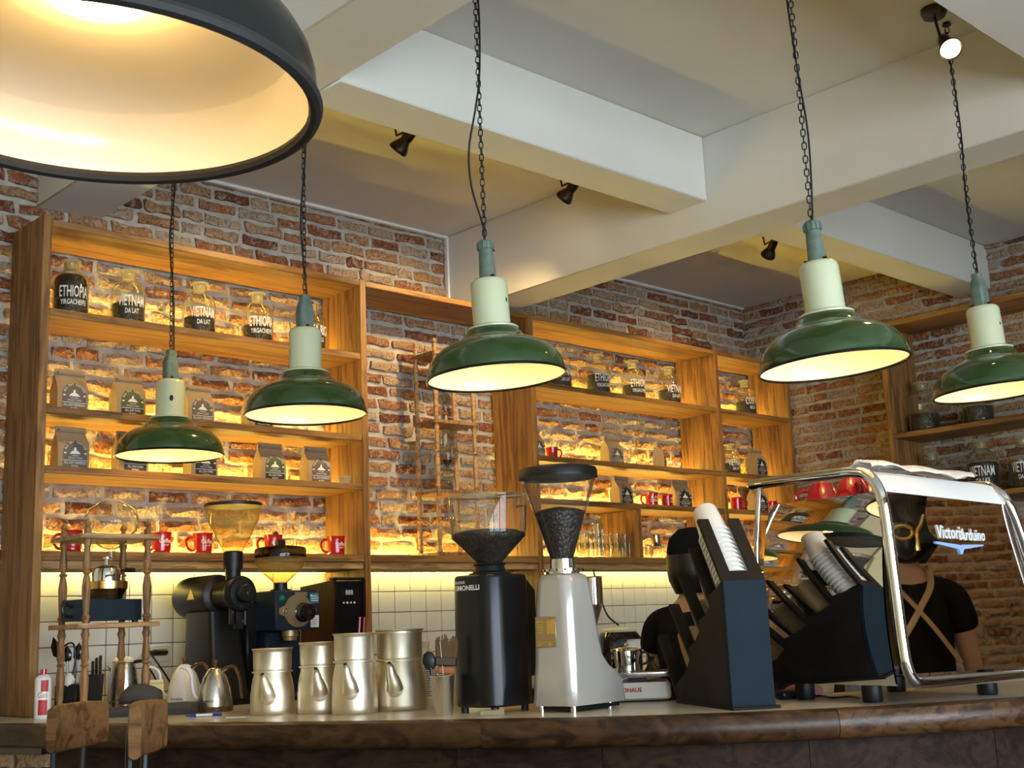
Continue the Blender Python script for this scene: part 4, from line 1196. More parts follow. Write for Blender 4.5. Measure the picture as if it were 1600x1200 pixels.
MB().lathe([(.105, .5725), (.107, .600), (.102, .612), (.06, .620), (0, .621)], 36, m=T(hx, -.02, 0)).build('hopper_lid', MAT['smoke'], g2, ang=60)
MB().box((hx, -.02, .634), (.034, .034, .026), bev=.004).build('lid_knob', MAT['black'], g2)

# hot water boiler with red-brown sides
bo = thing('water_boiler', (3.245, 4.58, CT), 0, 'black water boiler with red-brown wooden sides and red tap', 'water boiler')
prof = [(-.13, .484), (-.125, .478), (-.128, .40), (-.118, .30), (-.105, .22), (-.108, .17), (.0, .13), (.13, .06), (.135, .465)]
prof2 = [(-.115, .478), (-.11, .30), (-.098, .2), (-.098, .012), (.13, .012), (.13, .465)]
P2 = M(((0, 0, 1, 0), (1, 0, 0, 0), (0, 1, 0, 0), (0, 0, 0, 1)))      # (y,z,x) extrusion
for x in (-.084, .073):
    MB().prism(prof, x, x + .011, m=P2).build('side_panel', MAT['cedar'], bo)
MB().prism(prof2, -.0725, .0725, m=P2).build('casing', MAT['blacksat'], bo)
MB().box((0, -.105, .489), (.168, .045, .012), bev=.004).build('visor', MAT['black'], bo)
sc = MB().box((0, -.1165, .43), (.062, .004, .028)).build('display', MAT['blackgloss'], bo)
text_mb(MB(), '888', .030, m=T(0, -.119, .419) @ RX(PI / 2), sx=.9).build('digits', MAT['screen'], sc, ang=0)
mb = MB()
for k in range(4): mb.box((-.028 + .019 * k, -.1162, .385), (.008, .002, .006 + .002 * (k % 2)))
mb.build('icons', MAT['screen'], bo)
tp = MB().cyl((.035, -.10, .235), (.035, -.15, .235), .010, 12).cyl((.035, -.145, .235), (.035, -.145, .19), .008, 12).build('tap', MAT['steel2'], bo)
MB().tube([(.022, -.155, .25), (.026, -.158, .32), (.05, -.158, .32), (.046, -.155, .25)], .006, 6, closed=True).build('tap_lever', MAT['red'], tp)
MB().box((0, -.15, .012), (.15, .09, .024), bev=.004).build('drip_tray', MAT['steel'], bo)

# wall socket with plug and flex
so = onY(247, 1021, YB - .012)
sk_ = thing('wall_socket', (so.x, YB - .0122, so.z), 0, 'cream wall socket with a black plug on the tiles', 'socket')
MB().box((0, -.004, 0), (.105, .008, .07), bev=.003).build('face_plate', MAT['offwhite'], sk_)
MB().box((-.005, -.024, .004), (.07, .032, .026), bev=.008).build('plug', MAT['black'], sk_)
MB().tube(smooth_path([(-.03, -.03, .0), (-.06, -.04, .01), (-.04, -.06, -.03), (.0, -.07, -.09), (.03, -.08, -.14), (.07, -.1, -.17)], 6), .004, 6).tube(smooth_path([(-.03, -.03, .006), (-.09, -.04, -.01), (-.06, -.07, -.08), (-.03, -.09, -.15), (-.02, -.12, -.18)], 6), .004, 6).build('flex', MAT['black'], sk_)

# kettles
def kettle_profile(h, r):
    return [(0, .018), (r, .018), (r * 1.0, .03), (r * .97, h * .3), (r * .86, h * .55), (r * .66, h * .78), (r * .46, h * .9), (r * .40, h * .93), (r * .38, h * .95), (r * .2, h * .99), (0, h)]
def gooseneck(loc, rz, matb, mats, label, h=.155, r=.062, mark=None):
    root = thing('gooseneck_kettle', loc, rz, label, 'kettle')
    b = MB().lathe(kettle_profile(h, r), 40).build('body', matb, root, ang=50)
    MB().lathe([(0, 0), (r * 1.02, 0), (r * 1.03, .016), (r * .98, .0175), (0, .0175)], 36).build('wooden_base', MAT['walnut'], root)
    MB().lathe([(0, h), (.007, h), (.008, h + .012), (.011, h + .016), (.010, h + .024), (0, h + .025)], 14).build('lid_knob', MAT['walnut'], root)
    sp = smooth_path([(-r * .9, 0, .045), (-r * 1.25, 0, .05), (-r * 1.45, 0, .085), (-r * 1.55, 0, .13), (-r * 1.85, 0, .152), (-r * 2.2, 0, .158)], 6)
    MB().tube(sp, [.0085 - .0035 * i / (len(sp) - 1) for i in range(len(sp))], 10).build('spout', mats, root)
    hd = smooth_path([(r * .42, 0, h * .90), (r * .8, 0, h * .98), (r * 1.25, 0, h * .97), (r * 1.55, 0, h * .72), (r * 1.68, 0, h * .36), (r * 1.74, 0, h * .28)], 6)
    MB().tube(hd, .0085, 10, flat=.7).build('handle', MAT['walnut'], root)
    MB().cyl((r * .40, 0, h * .88), (r * .78, 0, h * .98), .0075, 10).build('handle_ferrule', MAT['steel2'], root)
    if mark:
        mb = MB(); text_mb(mb, mark, .016, fn=lambda p: (r * 1.003 * math.sin(p[0] / r), -r * 1.003 * math.cos(p[0] / r), .034 + p[1]), sx=.9)
        mb.build('lettering', MAT['inkdark'], b, ang=0)
    return root
RV = -YAW                                             # local x along the picture's right
gooseneck(away(onZ(336, 1113, CT), .06), RV - .25, MAT['steel'], MAT['whitepaint'], 'brushed steel gooseneck kettle with walnut handle and white spout', mark='Brewista')
wk = onZ(288, 1103, CT)
gooseneck(V((wk.x * .962, wk.y * .962, CT)), RV - .2, MAT['whitepaint'], MAT['whitepaint'], 'white enamelled gooseneck kettle behind the steel one', h=.165, r=.066, mark='Brewista')

tk = thing('electric_kettle', (onY(193, 1060, 4.67).x, 4.67, CT), RV, 'tall steel jug kettle with pale lid behind the rack posts', 'kettle')
MB().lathe([(0, .002), (.062, .002), (.063, .01), (.058, .08), (.048, .15), (.043, .175), (.040, .178)], 32).build('jug', MAT['steel'], tk, ang=50)
MB().lathe([(.043, .1785), (.043, .186), (.03, .198), (.008, .202), (0, .203)], 28).build('lid', MAT['offwhite'], tk)
MB().loft([[(-.035, -.016, .15), (-.035, .016, .15), (-.042, .0, .12)], [(-.066, -.004, .172), (-.066, .004, .172), (-.062, 0, .165)]]).build('spout', MAT['steel'], tk)
MB().tube(smooth_path([(.04, 0, .178), (.075, 0, .18), (.092, 0, .15), (.09, 0, .07), (.06, 0, .03)], 6), .011, 10, flat=.7).build('handle', MAT['black'], tk)
wj = thing('milk_carton', (onY(238, 1080, 4.42).x, 4.40, CT), RV + .2, 'plain butter-coloured carton behind the white kettle', 'carton')
MB().box((0, 0, .05), (.065, .05, .10), bev=.004).build('box', MAT['yellowcream'], wj)
MB().prism([(-.032, -.024), (.032, -.024), (.0, .0)], .1005, .101).box((0, 0, .106), (.06, .006, .012)).build('fold', MAT['yellowcream'], wj)

# utensils by the end panel
ut = thing('utensil_holder', (onY(108, 1075, 4.68).x, 4.68, CT), RV, 'black square holder stuffed with scoops and brushes', 'utensil holder')
MB().box((0, 0, .055), (.085, .075, .11), bev=.006).build('box', MAT['black'], ut)
for (x, y, a, L) in ((-.02, 0, -.25, .19), (.015, .01, .1, .16), (.0, -.015, -.05, .15)):
    mb = MB(T(x, y, .105) @ RY(a)); mb.cyl((0, 0, 0), (0, 0, L * .6), .004, 8); mb.lathe([(0, L * .55), (.016, L * .62), (.018, L * .8), (0, L)], 12, m=M.Diagonal((1, .35, 1, 1))); mb.build('scoop', MAT['blackgloss'], ut)
MB(T(.005, -.02, .10)).lathe([(0, 0), (.018, .0), (.024, .025), (.012, .045), (0, .05)], 9).build('filter_paper', MAT['paper'], ut)
MB().tube(smooth_path([(-.025, 0, .16), (-.03, 0, .24), (.01, 0, .26), (.02, 0, .2), (.012, 0, .14)], 5), .0035, 6).build('wire_loop', MAT['black'], ut)
kb = thing('knife_block', (onY(141, 1075, 4.66).x, 4.66, CT), RV + .1, 'slim black knife block with upright handles beside the utensil holder', 'knife block')
MB().prism([(-.03, 0), (.035, 0), (.045, .14), (-.005, .14)], -.03, .03, m=RX(PI / 2)).build('block', MAT['black'], kb)
for k, (x, h) in enumerate(((.0, .05), (.014, .062), (.028, .07))):
    MB().box((x + .008, 0, .14 + h / 2), (.010, .018, h), bev=.003).build('knife_handle', MAT['blackgloss'], kb)
gc = onZ(66, 1124, CT)
gn = thing('gas_canister', away(gc, .03), RV, 'red capped white gas canister beside the oak end panel', 'canister')
MB().lathe([(0, .0), (.030, 0), (.032, .004), (.032, .145), (.028, .152), (.014, .162), (0, .163)], 28).build('can', MAT['whitepaint'], gn, ang=50)
MB().lathe([(0, .162), (.012, .162), (.012, .182), (0, .183)], 16).build('cap', MAT['red'], gn)
RR = .0324
gn.scale = (.9, .9, .95)
for z0, z1, a0, a1 in ((.10, .142, .1, 1.0), (.015, .07, -.2, .9)):
    mb = MB(); n = 8
    vs = [(RR * math.sin(a0 + (a1 - a0) * i / n), -RR * math.cos(a0 + (a1 - a0) * i / n), z) for z in (z0, z1) for i in range(n + 1)]
    mb.add(vs, [(i, i + 1, n + 2 + i, n + 1 + i) for i in range(n)])
    mb.build('printed_band', MAT['inkred'], gn)
text_mb(MB(), 'Gas', .03, fn=lambda p: (RR * 1.01 * math.sin(p[0] / RR + .3), -RR * 1.01 * math.cos(p[0] / RR + .3), .078 + p[1]), sx=.8).build('lettering', MAT['inkred'], gn, ang=0)

# cloth pouch, folded apron, pen and slips on the bar
def blob(mb, cx, cy, cz, rx, ry, rz_, seed, m=None, n=14, k=9):
    rg = random.Random(seed); secs = []
    for j in range(1, k):
        t = PI * j / k; ring = []
        for i in range(n):
            a = 2 * PI * i / n
            q = 1 + rg.uniform(-.07, .07)
            ring.append((cx + rx * math.sin(t) ** .6 * math.cos(a) * q, cy + ry * math.sin(t) ** .6 * math.sin(a) * q, max(cz - rz_ * math.cos(t) * q, .0)))
        secs.append(ring)
    mb.loft(secs, m=m)
fc = onZ(250, 1118, CT); fc = away(fc, .05)
ap = thing('folded_apron', fc, RV, 'folded charcoal cloth lying flat under the pouch', 'cloth')
mb = MB(); secs = []
for i, x in enumerate((-.19, -.185, -.1, 0, .09, .125, .13)):
    h = (.010, .030, .034, .036, .040, .038, .016)[i]
    secs.append([(x, y, z) for y, z in ((-.06, 0), (-.064, h * .6), (-.05, h), (0, h * 1.06), (.05, h * .95), (.06, h * .5), (.058, 0))])
mb.loft(secs).build('fold', MAT['clothgrey'], ap)
MB().box((0, 0, .0), (.30, .004, .004), m=T(-.03, -.0655, .016)).build('fold_edge', MAT['clothgrey'], ap)
po = thing('pouch', (0, 0, 0), RV, 'small charcoal fabric pouch with strap on the folded cloth', 'pouch')
po.location = V((fc.x, fc.y, CT + .041)) - V((cR.x, cR.y, 0)) * .085
mb = MB(); secs = []
for x, w, h in ((-.055, .020, .012), (-.045, .040, .045), (-.02, .05, .066), (.02, .052, .070), (.06, .046, .058), (.085, .035, .045), (.092, .015, .02)):
    secs.append([(x, w * math.cos(a), max(h * .5 + h * .5 * math.sin(a), 0)) for a in [2 * PI * i / 14 for i in range(14)]])
mb.loft(secs).build('bag', MAT['clothgrey'], po)
MB().tube(smooth_path([(-.05, -.02, .02), (-.09, -.03, .006), (-.13, -.035, .004)], 5), .006, 6, flat=.4).build('strap', MAT['clothgrey'], po)
pn = onZ(318, 1120, CT)
pe = thing('ballpoint_pen', (pn.x, pn.y, CT + .0055), RV + .05, 'blue capped white ballpoint pen lying on the stone top', 'pen')
MB().cyl((-.024, 0, 0), (.03, 0, 0), .0045, 10).build('barrel', MAT['whitepaint'], pe)
MB().cyl((-.058, 0, 0), (-.0245, 0, 0), .002, 10, .0052).build('cap', MAT['blue'], pe)
MB().cyl((.0305, 0, 0), (.06, 0, 0), .005, 10).build('grip', MAT['blue'], pe)
sl = onZ(370, 1121, CT)
ps = thing('paper_slip', (sl.x, sl.y, CT + .0006), RV + .1, 'white order slip lying flat beside the first aluminium pot', 'paper')
MB().box((0, 0, .0003), (.07, .05, .0006)).build('sheet', MAT['paper'], ps)
MB().tube([(.035 + .012 * math.cos(a), .02 * math.sin(a), .002) for a in [2 * PI * i / 14 for i in range(14)]], .0012, 5, closed=True).build('ring_clip', MAT['steel2'], ps)

# aluminium filter pots
def filter_pot(cx_px, base_px, dia, h, hs, label, a_spout=.0, top=1.0):
    p = away(onZ(cx_px, base_px, CT), dia / 2)
    root = thing('filter_pot', p, RV + a_spout, label, 'coffee pot')
    r = dia / 2
    MB().lathe([(0, .002), (r * .96, .0), (r, .004), (r * 1.0, .02), (r * .985, hs * .45), (r * .945, hs * .68), (r * .885, hs * .85), (r * .835, hs * .95), (r * .815, hs)], 44).build('kettle_body', MAT['alu'], root, ang=55)
    MB().lathe([(r * .81, hs - .001), (r * .915, hs + .0005), (r * .925, hs + .003), (r * .915, hs + .0055), (r * .82, hs + .0065)], 44).build('shoulder_bead', MAT['alu'], root)
    q = r * top
    up = MB().lathe([(q * .83, hs + .0065), (q * .855, hs + .012), (q * .875, h - .006), (q * .93, h - .003), (q * .935, h), (q * .90, h + .001), (q * .875, h - .004), (q * .86, hs + .012), (0, hs + .012)], 44).build('filter_cup', MAT['alu'], root, ang=55)
    z0 = hs * .52; rr = r * .985
    MB(T(0, -rr + .002, z0) @ RX(PI / 2)).lathe([(.0, .004), (.030, .003), (.032, .007), (.027, .009), (.0, .012)], 24, m=M.Diagonal((1, 1.15, 1, 1))).build('spout_flange', MAT['alu'], root)
    sp = smooth_path([(.001, -rr - .001, z0 - .008), (.0, -rr - .012, z0 + .010), (-.006, -rr - .017, z0 + .034), (-.009, -rr - .022, hs * .90), (-.010, -rr - .032, hs * .985)], 5)
    n = len(sp)
    MB().tube(sp, [.022 * (1 - i / (n - 1)) ** 1.1 + .0072 for i in range(n)], 14).build('spout', MAT['alu'], root)
    e = sp[-1]; dd = (sp[-1] - sp[-2]).normalized()
    MB().cyl(e, e + dd * .0012, .0062, 14).build('spout_mouth', MAT['chip'], root)  # dark disc painting the shaded hollow of the spout tip
    return root
filter_pot(426, 1118, .147, .214, .135, 'smallest aluminium filter pot at the end of the row beside the kettles', a_spout=-.03)
filter_pot(500, 1116, .148, .228, .147, 'second aluminium filter pot with its spout mouth turned up, next to the smallest', a_spout=.14)
filter_pot(555, 1117, .148, .252, .160, 'third aluminium filter pot with a stained tall filter cup', a_spout=-.05)
filter_pot(627, 1111.5, .172, .258, .156, 'largest aluminium filter pot beside the steel tumbler of brushes', a_spout=-.12)

# tumbler with brush, white bottle behind
tb = away(onZ(693, 1119, CT), .03)
tu = thing('steel_tumbler', tb, RV, 'tapered steel tumbler holding a brush in front of the black grinder', 'tumbler')
MB().lathe([(0, .001), (.026, 0), (.028, .003), (.036, .113), (.0375, .115), (.0365, .117), (.0345, .113), (.027, .006), (0, .006)], 32).build('cup', MAT['steel'], tu, ang=50)
pb = thing('pastry_brush', tb + V((0, 0, .02)), RV, 'wide brown bristle brush with rust leather band standing in the steel tumbler', 'brush')
MB(RY(.06)).box((0, 0, .045), (.024, .008, .09), bev=.003).build('handle', MAT['walnut'], pb)
MB(RY(.06)).box((0.006, 0, .112), (.052, .014, .024), bev=.004).build('leather_band', MAT['rust'], pb)
MB(RY(.06)).box((0.004, 0, .138), (.064, .016, .028), bev=.003).build('ferrule', MAT['bronze'], pb)
mb = MB(RY(.06)); rg = random.Random(3)
for i in range(26):
    x = -.026 + .06 * i / 25
    L = .055 + rg.uniform(-.012, .012) - (.012 if abs(x - .012) < .006 else 0)
    mb.loft([[(x - .0022, -.006, .15), (x + .0022, -.006, .15), (x + .0022, .006, .15), (x - .0022, .006, .15)], [(x * 1.1 - .002, -.005, .15 + L), (x * 1.1 + .002, -.004, .15 + L + .004), (x * 1.1 + .002, .005, .15 + L), (x * 1.1 - .002, .005, .15 + L - .004)]])
mb.build('bristles', MAT['bristle'], pb)['kind'] = 'stuff'
ss = thing('stirring_spoon', tb + V((-.012, .012, .012)), RV, 'black round headed spoon leaning in the steel tumbler', 'spoon')
MB(RY(-.14)).cyl((0, 0, 0), (0, 0, .13), .005, 8).lathe([(0, .12), (.014, .128), (.021, .15), (.014, .172), (0, .18)], 16, m=M.Diagonal((1, .3, 1, 1))).build('spoon', MAT['black'], ss)
wd = thing('bar_rod', tb + V((.004, -.012, .012)), RV, 'thin steel rod leaning in the steel tumbler', 'rod')
MB(RY(-.07)).cyl((0, 0, 0), (0, 0, .205), .0017, 6).lathe([(0, .203), (.003, .206), (0, .21)], 8).build('rod', MAT['steel2'], wd)
bt = away(onZ(667, 1108, CT), .18)
cb = thing('cleaner_bottle', bt, RV, 'white plastic bottle with printed back label behind the largest pot', 'bottle')
MB().loft([[(x, y, z) for x, y in rrect(w, d, .02, 4)] for w, d, z in ((.07, .045, 0), (.075, .05, .006), (.075, .05, .15), (.06, .045, .172), (.03, .03, .19), (.026, .026, .195))]).build('bottle', MAT['offwhite'], cb)
MB().lathe([(0, .1955), (.015, .1955), (.015, .215), (0, .216)], 16).build('cap', MAT['offwhite'], cb)
bl = MB().box((0, -.0256, .08), (.055, .001, .11)).build('back_label', MAT['paper'], cb)
mb = MB(); rg = random.Random(8)
for k in range(14): mb.box((rg.uniform(-.004, .004), -.0264, .128 - .0072 * k), (rg.uniform(.03, .046), .0004, .0022))
mb.build('small_print', MAT['inkdark'], bl)
bt2 = away(onZ(708, 1106, CT), .16)
yb = thing('squeeze_bottle', bt2, RV, 'butter yellow bottle peeping between the brush and black grinder', 'bottle')
MB().lathe([(0, 0), (.03, 0), (.032, .01), (.032, .15), (.022, .175), (.012, .18), (.012, .20), (0, .201)], 22).build('bottle', MAT['yellowcream'], yb)
MB().lathe([(0, .2015), (.014, .2015), (.012, .222), (0, .223)], 14).build('cap', MAT['yellowcream'], yb)

# ------------------------------------------------------------------ espresso grinders on the bar
def rr_path(w, d, r):
    """arc length map on the outline of a rounded rectangle, s=0 in the middle of the -y side"""
    def f(s):
        hw = w / 2 - r; q = PI * r / 2
        if abs(s) <= hw: return (s, -d / 2), (0, -1)
        sg = 1 if s > 0 else -1; t = abs(s) - hw
        if t < q:
            a = t / r; return (sg * (hw + r * math.sin(a)), -d / 2 + r - r * math.cos(a)), (sg * math.sin(a), -math.cos(a))
        t -= q; return (sg * w / 2, -d / 2 + r + t), (sg, 0)
    return f
GR = -math.radians(84)
my = thing('espresso_grinder', away(onZ(774, 1116, CT), .125), GR, 'black rounded espresso grinder with wide clear hopper and white lettering', 'coffee grinder')
secs = []
mw, md, mr = .185, .20, .058
for z, k in ((.018, .97), (.024, 1.04), (.10, 1.04), (.25, 1.02), (.40, 1.0), (.408, .985), (.412, .93)):
    secs.append([(x, y, z) for x, y in rrect(mw * k, md * k, mr * k, 7)])
MB().loft(secs).build('body', MAT['blacksat'], my, ang=50)
MB().loft([[(x, y + .10, z) for x, y in rrect(.13, .10, .02, 4)] for z in (.10, .36)] + [[(x, y + .085, .395) for x, y in rrect(.12, .07, .02, 4)]]).build('dosing_chute', MAT['black'], my)
for x in (-.06, .06):
    for y in (-.07, .07): MB().cyl((x, y, 0), (x, y, .019), .012, 12).build('foot', MAT['black'], my)
f = rr_path(mw * 1.004, md * 1.004, mr)
mb = MB()
def mp(p, s0, z0):
    (x, y), n = f(p[0] + s0); return (x + n[0] * .0007, y + n[1] * .0007, z0 + p[1])
text_mb(mb, 'SIMONELLI', .021, fn=lambda p: mp(p, -.062, .366), sx=1.05, align_x='LEFT', bold=.0006)
text_mb(mb, 'NUOVA', .012, fn=lambda p: mp(p, -.062, .386), sx=1.1, align_x='LEFT', bold=.0003)
mb.build('lettering', MAT['ink'], my, ang=0)
MB().lathe([(.068, .412), (.066, .418), (.05, .424), (.045, .44), (.052, .444), (.05, .448), (.040, .45)], 32).build('hopper_neck', MAT['black'], my)
MB().lathe([(.040, .449), (.044, .455), (.10, .512), (.117, .528), (.1185, .534), (.1165, .538), (.128, .648), (.129, .652), (.1265, .651)], 52).build('hopper', MAT['glassclear'], my, ang=30)
MB().lathe([(.1285, .650), (.1295, .656), (.124, .660), (.06, .662), (0, .6625)], 52).build('hopper_lid', MAT['glassclear'], my, ang=50)
MB().lathe([(0, .45), (.039, .451), (.043, .457), (.098, .514), (.113, .529), (.1145, .540), (.09, .549), (.05, .546), (0, .552)], 44).build('beans', MAT['beans'], my, ang=50)
MB().tube([(.09, .075, .545), (.088, .080, .625), (.06, .098, .628), (.02, .115, .628)], .0022, 6).build('wire_stay', MAT['black'], my)

mz = thing('espresso_grinder', away(onZ(890, 1114, CT), .10), GR, 'silver grey espresso grinder with black lidded cone hopper and gilt plate', 'coffee grinder')
secs = []
for z, wx, y0, y1, r in ((.018, .165, -.082, .185, .03), (.022, .168, -.084, .19, .03), (.085, .164, -.082, .188, .035), (.105, .162, -.081, .165, .035), (.125, .16, -.08, .13, .04), (.16, .157, -.079, .10, .04), (.22, .153, -.077, .086, .04), (.30, .145, -.073, .075, .04), (.375, .134, -.068, .066, .04), (.395, .125, -.063, .06, .04), (.402, .105, -.052, .05, .04)):
    secs.append([(x, y, z) for x, y in rrect(wx, y1 - y0, r, 6, 0, (y0 + y1) / 2)])
MB().loft(secs).build('body', MAT['silver'], mz, ang=45)
for x in (-.06, .06):
    for y in (-.055, .12): MB().cyl((x, y, 0), (x, y, .019), .010, 12).build('foot', MAT['steel2'], mz)
MB().box((0, .05, .0095), (.14, .22, .012), bev=.003).build('base_plate', MAT['black'], mz)
pm = T(-.012, -.0795, .232) @ RX(-.026) @ RX(PI / 2)
gp = MB(pm).box((0, 0, 0), (.078, .090, .003), bev=.001).build('gilt_plate', MAT['dullbrass'], mz)
mb = MB(pm)
for k in range(6): mb.box((.006 + .0052 * k, .014, .002), (.0028, .044 if k % 2 else .036, .0014))
for k in range(5): mb.box((-.020, .030 - .008 * k, .002), (.024 - .003 * (k % 2), .0035, .0014))
mb.box((0, -.0285, .002), (.068, .001, .0012))
text_mb(mb, 'MAZZER', .0135, m=T(0, -.0405, .002), sx=1.05, ex=.0006)
mb.build('relief', MAT['brass'], gp)
MB().lathe([(.0, .402), (.052, .402), (.052, .408), (.062, .409), (.062, .416), (.04, .417), (.0385, .446), (.034, .447)], 36).build('collar', MAT['steel2'], mz)
mb = MB()
for k in range(16):
    a = 2 * PI * k / 16; mb.box((.0625 * math.cos(a), .0625 * math.sin(a), .4125), (.004, .004, .006))
mb.build('collar_ticks', MAT['black'], mz)
MB().lathe([(.034, .446), (.036, .452), (.066, .545), (.098, .640), (.117, .698), (.119, .704), (.116, .703)], 48).build('hopper', MAT['glassclear'], mz, ang=50)
MB().lathe([(0, .726), (.10, .726), (.118, .721), (.1215, .714), (.1215, .692), (.117, .692), (.114, .70), (0, .704)], 48).build('hopper_lid', MAT['black'], mz)
MB().lathe([(0, .447), (.0335, .447), (.035, .453), (.064, .545), (.078, .588), (.06, .596), (.03, .602), (0, .606)], 40).build('beans', MAT['beans'], mz, ang=50)

# small acrylic block and cable on the bar
ab = onZ(769, 1118, CT)
aa = thing('acrylic_block', (ab.x, ab.y, CT), RV, 'small clear acrylic block at the foot of the black grinder', 'block')
MB().box((0, 0, .008), (.07, .03, .015), bev=.002).build('block', MAT['glassfrost'], aa)
c1 = [onZ(x, y, CT) + V((0, 0, .005)) for x, y in ((975, 1096), (1000, 1093), (1020, 1096), (1045, 1091), (1052, 1095))]
cbl = MB().tube(smooth_path(c1, 6), .004, 6).tube(smooth_path([p + V((.01, .012, .0)) for p in c1[::-1]], 6), .004, 6).build('power_cable', MAT['black'])
tag(cbl, 'black power cable running along the stone behind the silver grinder', 'cable')

# weighing scale, pan
sp_ = onZ(998, 1098, CT)
sc_ = thing('weighing_scale', away(sp_, .135), RV - .12, 'white bench scale with red lettering and steel platform', 'scale')
MB().loft([[(x, y, z) for x, y in rrect(w, d, .02, 4)] for w, d, z in ((.20, .22, .006), (.215, .235, .012), (.21, .23, .045), (.19, .21, .060))]).build('base', MAT['offwhite'], sc_)
MB().box((0, 0, .0045), (.15, .17, .007)).build('feet', MAT['black'], sc_)
MB().box((0, 0, .068), (.06, .06, .016)).build('load_post', MAT['black'], sc_)
MB().loft([[(x, y, z) for x, y in rrect(w, d, .012, 3)] for w, d, z in ((.22, .20, .076), (.225, .205, .080), (.225, .205, .090), (.22, .20, .092))]).build('platform', MAT['steel'], sc_)
text_mb(MB(), 'OHAUS', .019, m=T(-.015, -.1185, .032) @ RX(PI / 2), bold=.0006, sx=.95).build('lettering', MAT['inkred'], sc_, ang=0)
pp = thing('steel_pan', sc_.location + V((cR.x, cR.y, 0)) * -.03 + V((0, 0, .0925)), RV, 'small polished steel lidded pan on the weighing scale', 'pan')
MB().lathe([(0, 0), (.048, 0), (.050, .004), (.050, .066), (.052, .068), (.0, .070)], 32).build('pan', MAT['steel2'], pp)
MB().lathe([(.052, .0685), (.05, .072), (.02, .077), (0, .078)], 32).build('lid', MAT['steel2'], pp)
MB().lathe([(0, .078), (.004, .078), (.009, .086), (.006, .091), (0, .092)], 14).build('lid_knob', MAT['steel2'], pp)
MB().tube(smooth_path([(.048, 0, .06), (.068, 0, .055), (.07, 0, .03), (.05, 0, .02)], 5), .004, 6).tube(smooth_path([(-.048, 0, .06), (-.062, 0, .055), (-.062, 0, .04), (-.05, 0, .035)], 5), .004, 6).build('handle', MAT['black'], pp)
fu = thing('brass_funnel', sc_.location + V((cR.x, cR.y, 0)) * .078 + V((-.02, .02, .0925)), 0, 'little dark bronze funnel standing on the scale platform', 'funnel')
MB().lathe([(.026, 0), (.008, .026), (.006, .03), (.013, .044), (.012, .046), (.005, .031)], 18).build('funnel', MAT['bronze'], fu)

# rice cooker and funnel stand on the back bench
rc = thing('rice_cooker', (5.09, 4.55, CT), RV + .15, 'glossy black rice cooker with cream lid and white control panel', 'rice cooker')
MB().loft([[(x, y, z) for x, y in rrect(w, d, .08, 6)] for w, d, z in ((.20, .20, .0), (.23, .23, .02), (.235, .235, .10), (.225, .225, .17), (.19, .19, .20))]).build('body', MAT['blackgloss'], rc, ang=50)
MB().loft([[(x, y, z) for x, y in rrect(w, d, .08, 6)] for w, d, z in ((.185, .185, .2005), (.18, .18, .212), (.11, .11, .222))]).build('lid', MAT['offwhite'], rc, ang=50)
MB(T(.055, -.112, .10)).box((0, 0, 0), (.085, .02, .12), bev=.01).build('control_panel', MAT['whitepaint'], rc)
MB(T(.095, -.1225, .10)).box((0, 0, 0), (.04, .01, .03), bev=.003).build('display', MAT['black'], rc)
MB(T(.095, -.129, .10) @ RX(PI / 2)).lathe([(0, .002), (.007, .001), (.007, 0)], 12).build('lamp', MAT['red'], rc)
fs_ = thing('funnel_stand', (4.90, 4.55, CT), RV, 'steel dosing funnel on a black stand behind the silver grinder', 'funnel')
MB().lathe([(0, 0), (.06, 0), (.06, .012), (.01, .016), (.008, .5), (0, .5)], 18, m=T(-.09, .05, 0)).tube([(-.09, .05, .44), (-.055, .02, .44)], .007, 6).build('stand', MAT['black'], fs_)
MB().lathe([(.05, .345), (.055, .35), (.056, .49), (.060, .495), (.057, .498), (.052, .49), (.050, .35)], 28).build('cylinder', MAT['steel2'], fs_)
MB().lathe([(.05, .345), (.012, .23), (.009, .2)], 24).build('cone', MAT['steel'], fs_)
fp = [V((4.97, 4.60, 1.585)), V((4.95, 4.56, 1.5)), V((4.98, 4.53, 1.35)), V((5.06, 4.52, 1.285))]
tag(MB().tube(smooth_path(fp, 6), .005, 6).build('appliance_flex', MAT['black']), 'black flex dropping from the shelf rail to the rice cooker', 'cable')
# ------------------------------------------------------------------ cup and lid holder
HA = math.radians(-30)
ho = thing('cup_holder', (2.84, 2.137, CT), HA, 'black wooden tiered cup and lid holder with blue-black end board', 'cup holder')
HW = .131
tilt = [((.405, .008), (.555, .205)), ((.287, .140), (.440, .300)), ((.193, .222), (.342, .382)), ((.104, .292), (.238, .464)), ((.006, .354), (.153, .540))]
YZ = M(((0, 0, 1, 0), (1, 0, 0, 0), (0, 1, 0, 0), (0, 0, 0, 1)))      # prism (y,z) along x
MB().box((HW / 2, .007, .178), (HW, .014, .352), bev=.002).build('end_board', MAT['holderend'], ho)
MB().box((HW / 2, .20, .004), (HW + .012, .44, .008), bev=.002).build('base_board', MAT['holder'], ho)
sidep = [(.014, .008), (.405, .008), (.43, .05), (.33, .10), (.287, .140), (.30, .165), (.235, .19), (.193, .222), (.205, .245), (.145, .262), (.104, .292), (.115, .315), (.05, .335), (.014, .353)]
for x in (.0, HW - .012):
    MB().prism(sidep, x, x + .012, m=YZ).build('side_board', MAT['holder'], ho)
